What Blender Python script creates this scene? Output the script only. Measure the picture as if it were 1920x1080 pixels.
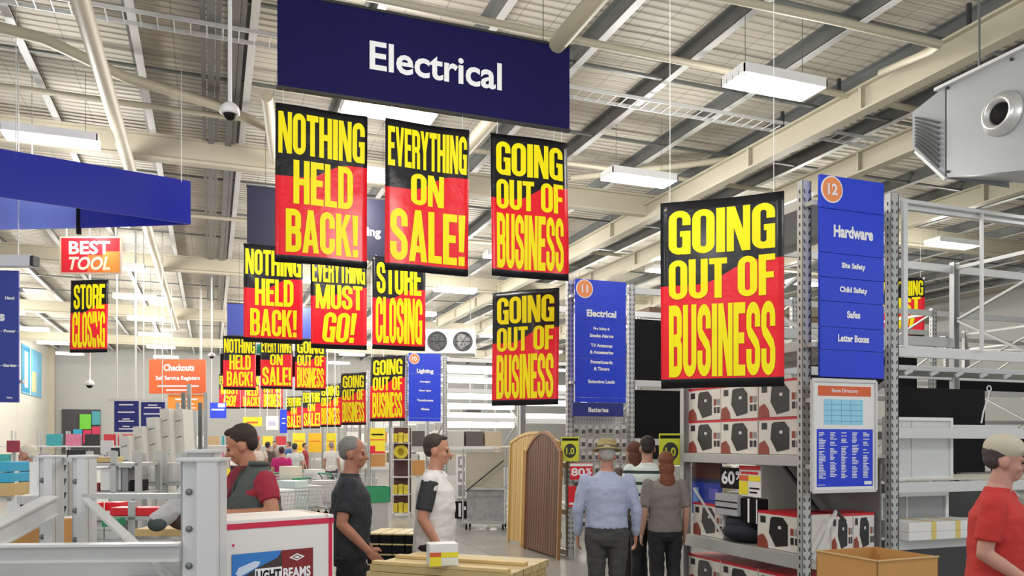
import bpy, bmesh, math, random
from mathutils import Vector, Matrix
from mathutils.geometry import tessellate_polygon
for o in list(bpy.data.objects): bpy.data.objects.remove(o)
S = bpy.context.scene
C = S.collection
rnd = random.Random(7)
PI = math.pi
# ------------------------------------------------------------------ camera, world, exposure
YAW = 0.3603                      # the store's long axis is the +Y axis; the camera looks a little to its right
FPX = 1500.0; HORIZON = 830.0; EYE = 1.7
cam_data = bpy.data.cameras.new('camera'); cam = bpy.data.objects.new('camera', cam_data); C.objects.link(cam)
cam.location = (0, 0, EYE); cam.rotation_euler = (PI/2, 0, -YAW)
cam_data.sensor_width = 36; cam_data.lens = 36*FPX/1920; cam_data.shift_y = (HORIZON-540)/1920
cam_data.clip_start = .05; cam_data.clip_end = 300
S.camera = cam
w = bpy.data.worlds.new('world'); S.world = w; w.use_nodes = True
w.node_tree.nodes['Background'].inputs[0].default_value = (0.95, 0.97, 1.0, 1)
w.node_tree.nodes['Background'].inputs[1].default_value = 1.25
S.view_settings.view_transform = 'Standard'; S.view_settings.look = 'None'
S.view_settings.gamma = 1; S.view_settings.use_curve_mapping = False
S.view_settings.exposure = -0.58
LAMP_POWER = 230
SA, CA = math.sin(YAW), math.cos(YAW)
def at(px, py, D):                # a point seen at pixel (px, py) at depth D from the camera
    u = (px-960)/FPX*D
    return Vector((D*SA+u*CA, D*CA-u*SA, EYE+(HORIZON-py)/FPX*D))
def gp(px, D):
    v = at(px, 0, D); return v.x, v.y
# ------------------------------------------------------------------ materials
def newmat(name):
    m = bpy.data.materials.new(name); m.use_nodes = True
    return m, m.node_tree, m.node_tree.nodes['Principled BSDF']
MATS = {}
def mat(name, col, rough=.5, metal=0, noise=.08, scale=8, bump=0, emit=0, coat=0):
    if name in MATS: return MATS[name]
    m, t, b = newmat(name)
    N = t.nodes; L = t.links
    tc = N.new('ShaderNodeTexCoord'); nz = N.new('ShaderNodeTexNoise'); nz.inputs['Scale'].default_value = scale; nz.inputs['Detail'].default_value = 4
    L.new(tc.outputs['Object'], nz.inputs['Vector'])
    mx = N.new('ShaderNodeMix'); mx.data_type = 'RGBA'
    c1 = [max(0, c*(1-noise)) for c in col]; c2 = [min(1, c*(1+noise)) for c in col]
    mx.inputs[6].default_value = (*c1, 1); mx.inputs[7].default_value = (*c2, 1)
    L.new(nz.outputs['Fac'], mx.inputs[0]); L.new(mx.outputs[2], b.inputs['Base Color'])
    b.inputs['Roughness'].default_value = rough; b.inputs['Metallic'].default_value = metal
    if coat: b.inputs['Coat Weight'].default_value = coat; b.inputs['Coat Roughness'].default_value = .15
    if bump:
        bp = N.new('ShaderNodeBump'); bp.inputs['Strength'].default_value = bump; bp.inputs['Distance'].default_value = .01
        L.new(nz.outputs['Fac'], bp.inputs['Height']); L.new(bp.outputs[0], b.inputs['Normal'])
    if emit:
        b.inputs['Emission Color'].default_value = (*col, 1); b.inputs['Emission Strength'].default_value = emit
    MATS[name] = m; return m
STEEL = mat('painted_rack_steel', (.50, .51, .50), .42, .25, .06, 5)
STEELW = mat('pale_rack_steel', (.66, .67, .67), .4, .1, .05, 5)
CREAM = mat('cream_painted_steel', (.43, .395, .30), .5, 0, .08, 1.2)
GALV = mat('galvanised_steel', (.20, .21, .21), .4, .6, .2, 3)
DARK = mat('dark_steel', (.035, .037, .04), .5, .2)
BLACK = mat('matt_black', (.006, .006, .007), .6)
BLACK.node_tree.nodes['Principled BSDF'].inputs['Specular IOR Level'].default_value = .2
WHITE = mat('white_board', (.80, .80, .79), .5, 0, .04)
WHITEM = mat('white_enamel', (.78, .79, .80), .35, 0, .04)
CARD = mat('brown_cardboard', (.52, .27, .085), .75, 0, .12, 6, .1)
CARD2 = mat('cut_cardboard_edge', (.62, .42, .20), .8)
WOOD = mat('pale_pine', (.62, .45, .20), .55, 0, .2, 10, .15)
NAVY = mat('navy_fabric', (.010, .009, .070), .6, 0, .1, 2, .08, 0, 0)
NAVY.node_tree.nodes['Principled BSDF'].inputs['Specular IOR Level'].default_value = .12
ROYAL = mat('royal_blue_board', (.009, .045, .66), .5, 0, .06, 2)
ROYALD = mat('royal_blue_banner', (.012, .018, .30), .42, 0, .08, 2, 0, 0, .2)
WTEXT = mat('white_lettering', (.86, .87, .90), .5)
YELLOW = mat('yellow_ink', (.92, .80, .002), .45, 0, .06, 3)
YELLOW.node_tree.nodes['Principled BSDF'].inputs['Specular IOR Level'].default_value = .25
ORANGE = mat('orange_board', (.68, .12, .03), .5)
ORANGE2 = mat('amber_board', (.85, .30, .04), .5)
RED = mat('red_ink', (.72, .015, .03), .4)
CRIM = mat('crimson_tape', (.62, .02, .07), .5)
LAMP = mat('lit_tube', (1, .98, .93), .4, 0, 0, 1, 0, 9)
GREEN = mat('green_plastic', (.03, .30, .13), .5)
def tc_sep(N, L, out='Object'):
    tc = N.new('ShaderNodeTexCoord'); s = N.new('ShaderNodeSeparateXYZ'); L.new(tc.outputs[out], s.inputs[0]); return tc, s
def mth(N, L, op, a, b=None, c=None):
    n = N.new('ShaderNodeMath'); n.operation = op
    for i, v in enumerate((a, b, c)):
        if v is None: continue
        if isinstance(v, (int, float)): n.inputs[i].default_value = v
        else: L.new(v, n.inputs[i])
    return n.outputs[0]
def mixc(N, L, f, a, b):
    m = N.new('ShaderNodeMix'); m.data_type = 'RGBA'
    if isinstance(f, (int, float)): m.inputs[0].default_value = f
    else: L.new(f, m.inputs[0])
    for i, v in ((6, a), (7, b)):
        if isinstance(v, tuple): m.inputs[i].default_value = (*v, 1)
        else: L.new(v, m.inputs[i])
    return m.outputs[2]
def poster_mat():
    m, t, b = newmat('poster_print'); N = t.nodes; L = t.links
    uv = N.new('ShaderNodeUVMap'); s = N.new('ShaderNodeSeparateXYZ'); L.new(uv.outputs[0], s.inputs[0])
    ss = N.new('ShaderNodeMapRange'); ss.interpolation_type = 'SMOOTHERSTEP'; L.new(s.outputs[0], ss.inputs[0])
    ss.inputs[1].default_value = .25; ss.inputs[2].default_value = .85; ss.inputs[3].default_value = .55; ss.inputs[4].default_value = .665
    red = mth(N, L, 'LESS_THAN', s.outputs[1], ss.outputs[0])
    low = mth(N, L, 'GREATER_THAN', s.outputs[1], .05)
    f = mth(N, L, 'MULTIPLY', red, low)
    L.new(mixc(N, L, f, (.006, .006, .009), (.80, .008, .02)), b.inputs['Base Color'])
    b.inputs['Roughness'].default_value = .34; b.inputs['Specular IOR Level'].default_value = .3; b.inputs['Coat Weight'].default_value = .12; b.inputs['Coat Roughness'].default_value = .12
    tc = N.new('ShaderNodeTexCoord'); nz = N.new('ShaderNodeTexNoise'); nz.inputs['Scale'].default_value = 3.5; nz.inputs['Detail'].default_value = 3
    L.new(tc.outputs['Object'], nz.inputs['Vector'])
    bp = N.new('ShaderNodeBump'); bp.inputs['Strength'].default_value = .35; bp.inputs['Distance'].default_value = .05
    L.new(nz.outputs[0], bp.inputs['Height']); L.new(bp.outputs[0], b.inputs['Normal'])
    return m
POSTER = poster_mat()
def ceiling_mat():
    m, t, b = newmat('insulated_roof_sheet'); N = t.nodes; L = t.links
    tc, s = tc_sep(N, L)
    nz = N.new('ShaderNodeTexNoise'); nz.inputs['Scale'].default_value = 1.1; nz.inputs['Detail'].default_value = 6; L.new(tc.outputs['Object'], nz.inputs['Vector'])
    wob = mth(N, L, 'MULTIPLY', nz.outputs[0], .10)
    # wire mesh under the foil: fine lines across, wider ones along
    a = mth(N, L, 'ADD', s.outputs[1], wob)
    fa = mth(N, L, 'FRACT', mth(N, L, 'DIVIDE', a, .15)); la = mth(N, L, 'LESS_THAN', fa, .13)
    fb = mth(N, L, 'FRACT', mth(N, L, 'DIVIDE', mth(N, L, 'ADD', s.outputs[0], mth(N, L, 'MULTIPLY', wob, .3)), .45)); lb = mth(N, L, 'LESS_THAN', fb, .035)
    lines = mth(N, L, 'MAXIMUM', la, lb)
    base = mixc(N, L, nz.outputs[0], (.46, .42, .34), (.72, .68, .60))
    col = mixc(N, L, mth(N, L, 'MULTIPLY', lines, .55), base, (.20, .17, .13))
    L.new(col, b.inputs['Base Color']); b.inputs['Roughness'].default_value = .55
    bp = N.new('ShaderNodeBump'); bp.inputs['Strength'].default_value = .6; bp.inputs['Distance'].default_value = .03
    wv = mth(N, L, 'SINE', mth(N, L, 'MULTIPLY', a, 2*PI/.15)); L.new(mth(N, L, 'ADD', wv, nz.outputs[0]), bp.inputs['Height']); L.new(bp.outputs[0], b.inputs['Normal'])
    return m
def floor_mat():
    m, t, b = newmat('polished_concrete'); N = t.nodes; L = t.links
    tc, s = tc_sep(N, L)
    nz = N.new('ShaderNodeTexNoise'); nz.inputs['Scale'].default_value = .6; nz.inputs['Detail'].default_value = 8; L.new(tc.outputs['Object'], nz.inputs['Vector'])
    j = mth(N, L, 'LESS_THAN', mth(N, L, 'FRACT', mth(N, L, 'DIVIDE', s.outputs[0], 4.0)), .004)
    k = mth(N, L, 'LESS_THAN', mth(N, L, 'FRACT', mth(N, L, 'DIVIDE', s.outputs[1], 4.0)), .004)
    base = mixc(N, L, nz.outputs[0], (.20, .20, .18), (.38, .37, .34))
    L.new(mixc(N, L, mth(N, L, 'MAXIMUM', j, k), base, (.08, .08, .08)), b.inputs['Base Color'])
    b.inputs['Roughness'].default_value = .22
    return m
def plank_mat(name, c1, c2, wdt, axis=0, rough=.5):
    m, t, b = newmat(name); N = t.nodes; L = t.links
    tc, s = tc_sep(N, L)
    q = mth(N, L, 'DIVIDE', s.outputs[axis], wdt)
    wn = N.new('ShaderNodeTexWhiteNoise'); wn.noise_dimensions = '1D'; L.new(mth(N, L, 'FLOOR', q), wn.inputs['W'])
    mp = N.new('ShaderNodeMapping'); mp.inputs['Scale'].default_value = (30, 30, 2) if axis != 2 else (2, 30, 30)
    L.new(tc.outputs['Object'], mp.inputs[0]); nz = N.new('ShaderNodeTexNoise'); nz.inputs['Scale'].default_value = 1; nz.inputs['Detail'].default_value = 5; L.new(mp.outputs[0], nz.inputs['Vector'])
    f = mth(N, L, 'ADD', mth(N, L, 'MULTIPLY', wn.outputs['Value'], .5), mth(N, L, 'MULTIPLY', nz.outputs[0], .5))
    base = mixc(N, L, f, c1, c2)
    gap = mth(N, L, 'LESS_THAN', mth(N, L, 'FRACT', q), .06)
    L.new(mixc(N, L, gap, base, tuple(c*.2 for c in c1)), b.inputs['Base Color']); b.inputs['Roughness'].default_value = rough
    return m
# ------------------------------------------------------------------ mesh builder
class MB:
    def __init__(self): self.v = []; self.f = []; self.m = []; self.T = Matrix.Identity(4); self.smooth = []
    def add(self, vs, fs, m=0, sm=False):
        n = len(self.v); T = self.T
        self.v += [T @ Vector(p) for p in vs]
        for f in fs: self.f.append([i+n for i in f]); self.m.append(m); self.smooth.append(sm)
        return self
    def box(self, x0, y0, z0, x1, y1, z1, m=0):
        return self.add([(x0,y0,z0),(x1,y0,z0),(x1,y1,z0),(x0,y1,z0),(x0,y0,z1),(x1,y0,z1),(x1,y1,z1),(x0,y1,z1)],
            [(0,3,2,1),(4,5,6,7),(0,1,5,4),(1,2,6,5),(2,3,7,6),(3,0,4,7)], m)
    def cbox(self, c, s, m=0): return self.box(c[0]-s[0]/2, c[1]-s[1]/2, c[2]-s[2]/2, c[0]+s[0]/2, c[1]+s[1]/2, c[2]+s[2]/2, m)
    def bbox(self, c, s, b=.004, m=0):     # box with chamfered edges
        hx, hy, hz = s[0]/2, s[1]/2, s[2]/2; vs = []; cx, cy, cz = c
        bm = bmesh.new(); bmesh.ops.create_cube(bm, size=1)
        for v in bm.verts: v.co = Vector((cx+v.co.x*s[0], cy+v.co.y*s[1], cz+v.co.z*s[2]))
        bmesh.ops.bevel(bm, geom=bm.edges[:], offset=b, segments=2, affect='EDGES', profile=.7)
        bm.verts.index_update(); self.add([v.co.copy() for v in bm.verts], [[v.index for v in f.verts] for f in bm.faces], m); bm.free(); return self
    def bar(self, p, q, wd, h=None, m=0, up=(0,0,1)):
        p = Vector(p); q = Vector(q); h = wd if h is None else h
        d = (q-p).normalized(); u = Vector(up)
        if abs(d.dot(u)) > .98: u = Vector((0,1,0))
        s = d.cross(u).normalized(); u = s.cross(d).normalized()
        vs = []
        for c in (p, q):
            for a, b in ((-1,-1),(1,-1),(1,1),(-1,1)): vs.append(c+s*a*wd/2+u*b*h/2)
        return self.add(vs, [(3,2,1,0),(4,5,6,7),(0,1,5,4),(1,2,6,5),(2,3,7,6),(3,0,4,7)], m)
    def tube(self, pts, r, n=10, m=0, cap=True):
        pts = [Vector(p) for p in pts]; k = len(pts)
        rs = r if isinstance(r, (list, tuple)) else [r]*k
        vs = []; prev = None
        for i, p in enumerate(pts):
            d = (pts[min(i+1,k-1)]-pts[max(i-1,0)]).normalized()
            if prev is None:
                prev = Vector((0,0,1)) if abs(d.z) < .9 else Vector((1,0,0))
            s = d.cross(prev).normalized(); u = s.cross(d).normalized(); prev = u
            for j in range(n):
                a = 2*PI*j/n; vs.append(p+(s*math.cos(a)+u*math.sin(a))*rs[i])
        fs = []
        for i in range(k-1):
            for j in range(n): fs.append((i*n+j, i*n+(j+1)%n, (i+1)*n+(j+1)%n, (i+1)*n+j))
        self.add(vs, fs, m, True)
        if cap: self.add([self.Ti(v) for v in ()], [], m); self.add(vs[:n], [tuple(reversed(range(n)))], m); self.add(vs[-n:], [tuple(range(n))], m)
        return self
    def Ti(self, v): return v
    def lathe(self, prof, c=(0,0,0), n=24, m=0):
        vs = []; k = len(prof)
        for r, z in prof:
            for j in range(n):
                a = 2*PI*j/n; vs.append((c[0]+r*math.cos(a), c[1]+r*math.sin(a), c[2]+z))
        fs = [(i*n+j, i*n+(j+1)%n, (i+1)*n+(j+1)%n, (i+1)*n+j) for i in range(k-1) for j in range(n)]
        self.add(vs, fs, m, True)
        if prof[0][0] > 1e-4: self.add(vs[:n], [tuple(reversed(range(n)))], m)
        if prof[-1][0] > 1e-4: self.add(vs[-n:], [tuple(range(n))], m)
        return self
    def ell(self, c, r, n=14, k=9, m=0, rot=None):
        vs = [(0,0,-1)]; R = rot or Matrix.Identity(3)
        for i in range(1, k):
            t = PI*i/k
            for j in range(n):
                a = 2*PI*j/n; vs.append((math.sin(t)*math.cos(a), math.sin(t)*math.sin(a), -math.cos(t)))
        vs.append((0,0,1))
        vs = [Vector(c)+R@Vector((v[0]*r[0], v[1]*r[1], v[2]*r[2])) for v in vs]
        fs = [(0, 1+(j+1)%n, 1+j) for j in range(n)]
        for i in range(k-2):
            for j in range(n):
                a = 1+i*n; fs.append((a+j, a+(j+1)%n, a+n+(j+1)%n, a+n+j))
        a = 1+(k-2)*n; e = len(vs)-1
        fs += [(a+j, a+(j+1)%n, e) for j in range(n)]
        return self.add(vs, fs, m, True)
    def prism(self, poly, a0, a1, axis='y', m=0):   # poly: 2D points; extruded between a0 and a1
        def P(p, a): return {'y': (p[0], a, p[1]), 'x': (a, p[0], p[1]), 'z': (p[0], p[1], a)}[axis]
        n = len(poly); vs = [P(p, a0) for p in poly]+[P(p, a1) for p in poly]
        return self.add(vs, [tuple(range(n)), tuple(reversed(range(n, 2*n)))]+[(i, i+n, (i+1)%n+n, (i+1)%n) for i in range(n)], m)
    def flat(self, tris, fn, m=0):
        vs, fs = tris
        return self.add([fn(p) for p in vs], fs, m)
    def build(self, name, mats, parent=None, fix=True):
        me = bpy.data.meshes.new(name); me.from_pydata([tuple(v) for v in self.v], [], self.f)
        if not isinstance(mats, (list, tuple)): mats = [mats]
        for mm in mats: me.materials.append(mm)
        me.polygons.foreach_set('material_index', self.m); me.polygons.foreach_set('use_smooth', self.smooth)
        if fix:
            bm = bmesh.new(); bm.from_mesh(me); bmesh.ops.recalc_face_normals(bm, faces=bm.faces); bm.to_mesh(me); bm.free()
        me.update()
        o = bpy.data.objects.new(name, me); C.objects.link(o)
        if parent: o.parent = parent
        return o
def tag(o, label=None, cat=None, group=None, kind=None):
    if label: o['label'] = label
    if cat: o['category'] = cat
    if group: o['group'] = group
    if kind: o['kind'] = kind
    return o
def thing(name, label, cat, loc=(0,0,0), rz=0, group=None):
    o = bpy.data.objects.new(name, None); C.objects.link(o); o.empty_display_size = .2
    o.location = loc; o.rotation_euler = (0, 0, rz)
    return tag(o, label, cat, group)
def kids(o): return [c for c in bpy.data.objects if c.parent is o]
def dup(root, loc, rz=None, label=None, group=None):
    r = root.copy(); C.objects.link(r); r.location = loc
    if rz is not None: r.rotation_euler = (0, 0, rz)
    if label: r['label'] = label
    if group: r['group'] = group
    for ch in kids(root):
        c = ch.copy(); C.objects.link(c); c.parent = r
        for g in kids(ch):
            d = g.copy(); C.objects.link(d); d.parent = c
    return r
# ------------------------------------------------------------------ lettering
_tc = {}
def font_tris(s, bold=.018, shear=0):
    k = (s, bold, shear)
    if k in _tc: return _tc[k]
    cu = bpy.data.curves.new('t', 'FONT'); cu.body = s; cu.offset = bold; cu.shear = shear; cu.resolution_u = 3
    o = bpy.data.objects.new('t', cu); C.objects.link(o); bpy.context.view_layer.update()
    me = bpy.data.meshes.new_from_object(o.evaluated_get(bpy.context.evaluated_depsgraph_get()))
    vs = [(v.co.x, v.co.y) for v in me.vertices]; fs = [tuple(p.vertices) for p in me.polygons]
    bpy.data.objects.remove(o); bpy.data.curves.remove(cu); bpy.data.meshes.remove(me)
    xs = [v[0] for v in vs]; ys = [v[1] for v in vs]
    x0, x1, y0, y1 = min(xs), max(xs), min(ys), max(ys)
    _tc[k] = ([((x-x0)/(x1-x0), (y-y0)/(y1-y0)) for x, y in vs], fs, (x1-x0)/(y1-y0)); return _tc[k]
def ell_pts(cx, cy, rx, ry, a0, a1, n=8):
    return [(cx+rx*math.cos(math.radians(a0+(a1-a0)*i/n)), cy+ry*math.sin(math.radians(a0+(a1-a0)*i/n))) for i in range(n+1)]
PW, PH, GW = .20, .15, .54
def stroke(path, closed=False, s=PW, t=PH):
    vs = []; fs = []; n = len(path)
    for i, p in enumerate(path):
        a = path[(i-1) % n] if (closed or i > 0) else path[i]; b = path[(i+1) % n] if (closed or i < n-1) else path[i]
        dx, dy = b[0]-a[0], b[1]-a[1]; l = math.hypot(dx, dy) or 1; nx, ny = -dy/l, dx/l
        vs += [(p[0]+nx*s/2, p[1]+ny*t/2), (p[0]-nx*s/2, p[1]-ny*t/2)]
    for i in range(n if closed else n-1):
        j = (i+1) % n; fs.append((2*i, 2*i+1, 2*j+1, 2*j))
    return vs, fs
def R(x0, y0, x1, y1): return [(x0,y0),(x1,y0),(x1,y1),(x0,y1)], [(0,1,2,3)]
def Q(*p): return list(p), [tuple(range(len(p)))]
def glyph(ch):
    W = GW; s = PW; t = PH; h = s/2; k = t/2; rx = W/2-h; ry = .13; cx = W/2
    top = lambda a0, a1: ell_pts(cx, 1-k-ry, rx, ry, a0, a1)
    bot = lambda a0, a1: ell_pts(cx, k+ry, rx, ry, a0, a1)
    if ch == 'O': return W, [stroke(top(0, 180)+bot(180, 360), True)]
    if ch == 'C': return W, [stroke([(W-h, .62)]+top(0, 180)+bot(180, 360)+[(W-h, .38)])]
    if ch == 'G': return W, [stroke([(W-h, .66)]+top(0, 180)+bot(180, 350)), R(W-s, 0, W, .52), R(W*.52, .40, W, .53)]
    if ch == 'U': return W, [stroke([(h, 1)]+bot(180, 360)+[(W-h, 1)])]
    if ch == 'S': return W, [stroke([(W-h, .66)]+top(0, 180)+[(h, .66), (h+.03, .60), (W-h-.03, .42), (W-h, .35)]+list(reversed(bot(180, 360)))+[(h, .36)])]
    if ch == 'D': return W, [R(0, 0, s, 1), stroke([(s*.6, 1-k), (cx, 1-k)]+ell_pts(cx, 1-k-.15, rx, .15, 90, 0)+ell_pts(cx, k+.15, rx, .15, 0, -90)+[(s*.6, k)])]
    if ch == 'B': return W, [R(0, 0, s, 1), stroke([(s*.6, 1-k), (cx, 1-k)]+ell_pts(cx, 1-k-.1, rx-.01, .1, 90, 0)+ell_pts(cx, .52+.1, rx-.01, .1, 0, -90)+[(s*.6, .52)]),
                             stroke([(s*.6, .50), (cx, .50)]+ell_pts(cx, .50-.1, rx, .1, 90, 0)+ell_pts(cx, k+.1, rx, .1, 0, -90)+[(s*.6, k)])]
    if ch in 'RP': 
        g = [R(0, 0, s, 1), stroke([(s*.6, 1-k), (cx, 1-k)]+ell_pts(cx, 1-k-.1, rx, .1, 90, 0)+ell_pts(cx, .49+.1, rx, .1, 0, -90)+[(s*.6, .49)])]
        if ch == 'R': g.append(Q((W-s-.01, 0), (W, 0), (W-.01, .40), (W-.08, .49), (W-s-.06, .49), (W-s-.01, .40)))
        return W, g
    if ch == 'I': return s+.01, [R(0, 0, s+.01, 1)]
    if ch == 'L': return .44, [R(0, 0, s, 1), R(0, 0, .44, t)]
    if ch == 'E': return .46, [R(0, 0, s, 1), R(0, 0, .46, t), R(0, .44, .42, .44+t), R(0, 1-t, .46, 1)]
    if ch == 'F': return .45, [R(0, 0, s, 1), R(0, .42, .41, .42+t), R(0, 1-t, .45, 1)]
    if ch == 'T': return .50, [R(.25-h, 0, .25+h, 1), R(0, 1-t, .50, 1)]
    if ch == 'H': return W+.02, [R(0, 0, s, 1), R(W+.02-s, 0, W+.02, 1), R(0, .43, W, .43+t)]
    if ch == 'N': return W+.02, [R(0, 0, s-.03, 1), R(W+.05-s, 0, W+.02, 1), Q((0, 1), (s, 1), (W+.02, 0), (W+.02-s, 0))]
    if ch == 'M': return .74, [R(0, 0, s-.03, 1), R(.77-s, 0, .74, 1), Q((0, 1), (s, 1), (.46, 0), (.28, 0)), Q((.74, 1), (.74-s, 1), (.28, 0), (.46, 0))]
    if ch == 'A': return .58, [Q((0, 0), (s-.01, 0), (.37, 1), (.19, 1)), Q((.58, 0), (.59-s, 0), (.21, 1), (.39, 1)), R(.14, .18, .44, .31)]
    if ch == 'V': return .56, [Q((0, 1), (s-.01, 1), (.36, 0), (.19, 0)), Q((.56, 1), (.57-s, 1), (.20, 0), (.37, 0))]
    if ch == 'Y': return .56, [Q((0, 1), (s, 1), (.37, .42), (.19, .42)), Q((.56, 1), (.56-s, 1), (.19, .42), (.37, .42)), R(.28-h, 0, .28+h, .45)]
    if ch == 'K': return .57, [R(0, 0, s, 1), Q((s-.02, .36), (s-.02, .62), (.35, 1), (.56, 1)), Q((.20, .55), (.33, .72), (.58, 0), (.37, 0))]
    if ch == '!': return s+.02, [Q((.03, .27), (s-.01, .27), (s+.02, 1), (0, 1)), R(.01, 0, s+.01, .18)]
    return .22, []
def heavy_tris(s, shear=0):
    k = ('heavy', s, shear)
    if k in _tc: return _tc[k]
    vs = []; fs = []; x = 0
    for ch in s:
        wd, g = glyph(ch)
        for gv, gf in g:
            n = len(vs); vs += [(x+a+shear*b, b) for a, b in gv]; fs += [tuple(i+n for i in f) for f in gf]
        x += wd+.04
    xs = [v[0] for v in vs]; x0, x1 = min(xs), max(xs)
    _tc[k] = ([((a-x0)/(x1-x0), b) for a, b in vs], fs, x1-x0); return _tc[k]
def put(mb, tris, x0, x1, z0, z1, y, m=0, warp=None):
    vs, fs = tris[0], tris[1]
    pts = []
    for a, b in vs:
        p = Vector((x0+a*(x1-x0), y, z0+b*(z1-z0)))
        if warp: p = warp(p)
        pts.append(p)
    mb.add(pts, fs, m)
def text(mb, s, cx, z, h, y, m=0, bold=.018, maxw=None, shear=0, left=None):
    t = font_tris(s, bold, shear); wd = t[2]*h
    if maxw and wd > maxw: wd = maxw
    x0 = cx-wd/2 if left is None else left
    put(mb, t, x0, x0+wd, z, z+h, y, m); return wd
def onY(px, py, Y):
    u = (px-960)/FPX; D = Y/(CA-u*SA); return at(px, py, D)
def onX(px, py, X):
    u = (px-960)/FPX; D = X/(SA+u*CA); return at(px, py, D)
# ------------------------------------------------------------------ the shell of the building
ROOF = 7.0; XL = -8.2; XR = 26.0; YB = 50.0
f = MB().box(-14, -3, -.1, XR, YB, 0).build('floor', floor_mat()); tag(f, kind='structure')
ce = MB().box(-14, -1, ROOF, XR, YB, ROOF+.08).build('ceiling', ceiling_mat()); tag(ce, kind='structure')
wm = mat('cream_wall_paint', (.60, .57, .50), .7, 0, .05, 1); wg = mat('grey_wall_panel', (.40, .40, .38), .6, 0, .05, 1)
o = MB().box(XL-.15, 26, 0, XL, YB, ROOF).build('wall_left', wm); tag(o, kind='structure')
o = MB().box(XL, YB, 0, XR, YB+.15, ROOF).build('wall_back', wg); tag(o, kind='structure')
o = MB().box(XR, -3, 0, XR+.15, YB, ROOF).build('wall_right', wg); tag(o, kind='structure')
# wall columns along the left wall
for i, y in enumerate((29, 33, 49.2)):
    o = MB().box(XL, y, 0, XL+.3, y+.35, ROOF).build('trim_%d' % (i+1), CREAM); tag(o, kind='structure')
# purlins
def purlin_mb(y0, y1):
    m = MB(); m.box(-.014, y0, -.20, .014, y1, 0, 0); m.box(-.014, y0, -.215, .085, y1, -.19, 1); m.box(-.085, y0, -.02, .014, y1, 0, 0); return m
pur = purlin_mb(0, YB).build('purlin', [GALV, STEELW], ce); xs = []
x = -9.2; k = 0
while x < 24:
    q = pur if k == 0 else pur.copy()
    if k: C.objects.link(q)
    q.location = (x, 0, ROOF); q.parent = ce; x += 1.38; k += 1
# rafters of cream steel crossing the store
for y in (14.2, 23.2, 32.2, 41.2):
    m = MB(); m.box(-12, y-.09, 6.28, XR, y+.09, 6.33); m.box(-12, y-.09, 6.66, XR, y+.09, 6.70); m.box(-12, y-.02, 6.33, XR, y+.02, 6.66)
    m.build('rafter', CREAM, ce)
# rafter-like girders running down the store
for X, z, y0, y1 in ((8.25, 6.15, 3, 30), (9.75, 6.0, 7, 30), (13.5, 6.15, 3, 40)):
    m = MB(); m.box(X-.09, y0, z, X+.09, y1, z+.03); m.box(X-.09, y0, z+.33, X+.09, y1, z+.36); m.box(X-.015, y0, z+.03, X+.015, y1, z+.33)
    yy = y0+.6
    while yy < y1: m.box(X-.08, yy, z+.03, X+.08, yy+.05, z+.33); yy += 2.4
    m.build('girder', CREAM, ce)
for X, z in ((-1.24, 6.2), (3.66, 6.2)):
    MB().tube([(X, 2, z), (X, 34, z)], .1, 12).build('tube_strut', CREAM, ce)
# bridging angles between purlins
for y in (3.4, 5.6, 7.6, 9.8, 12, 16.6, 19, 21.2, 25.8, 28, 30.5, 34.8, 37.5):
    MB().box(-9.5, y-.03, ROOF-.19, 24, y+.03, ROOF-.155).build('bridging', GALV, ce)
# cable tray
m = MB(); 
for dx in (-.15, .15): m.bar((-4, 10.2+dx, 6.62), (14, 10.2+dx, 6.62), .012, .05)
x = -4
while x < 14: m.bar((x, 10.05, 6.6), (x, 10.35, 6.6), .012); x += .18
m.build('cable_tray', STEELW, ce)
# sprinkler mains and the pipe loop
def pipe(pts, r, name, mt=CREAM): MB().tube(pts, r, 10).build(name, mt, ce)
pipe([(-5.5, 8.5, 6.5), (20, 8.9, 6.5)], .045, 'sprinkler_pipe')
pipe([(-8, 12.6, 6.55), (20, 12.7, 6.55)], .04, 'sprinkler_pipe')
pipe([(-8, 18, 6.45), (16, 18, 6.45)], .04, 'sprinkler_pipe')
a, b_ = onY(1370, 8, 6.3), onY(1760, 82, 6.9)
pipe([at(1330, -10, 8.4), at(1560, 38, 8.5), at(1762, 84, 8.55), at(1745, 96, 9.0), at(1652, 136, 10.3)], .045, 'pipe_loop')
# diagonal wind brace tube
pipe([at(-30, 45, 9.5), at(80, 72, 9.8), at(235, 145, 10.6), at(400, 195, 11.4), at(505, 240, 12.2)], .07, 'wind_brace')
pipe([at(1070, 334, 14.6), at(1260, 312, 14.4), at(1360, 300, 14.2), at(1510, 270, 13.8)], .06, 'wind_brace')
pipe([at(515, 300, 13.2), at(500, 180, 10.6)], .08, 'knee_brace')
for x, r in ((376, .03), (396, .045), (414, .03), (452, .05), (470, .03)):
    X = onY(x, 0, 8.1).x; z = 6.7
    MB().box(X-r, 2, z-r, X+r, 30, z+r).build('conduit', GALV, ce)
# sprinkler drops and hanger clamps along the girder
for px, D in ((1565, 11.2), (1486, 12.4), (1850, 9.4)):
    p = at(px, 195 if px != 1850 else 60, D); MB().tube([(8.25, p.y, 6.51), (8.25, p.y, 6.8)], .03, 8).build('girder_clamp', DARK, ce)
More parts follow.
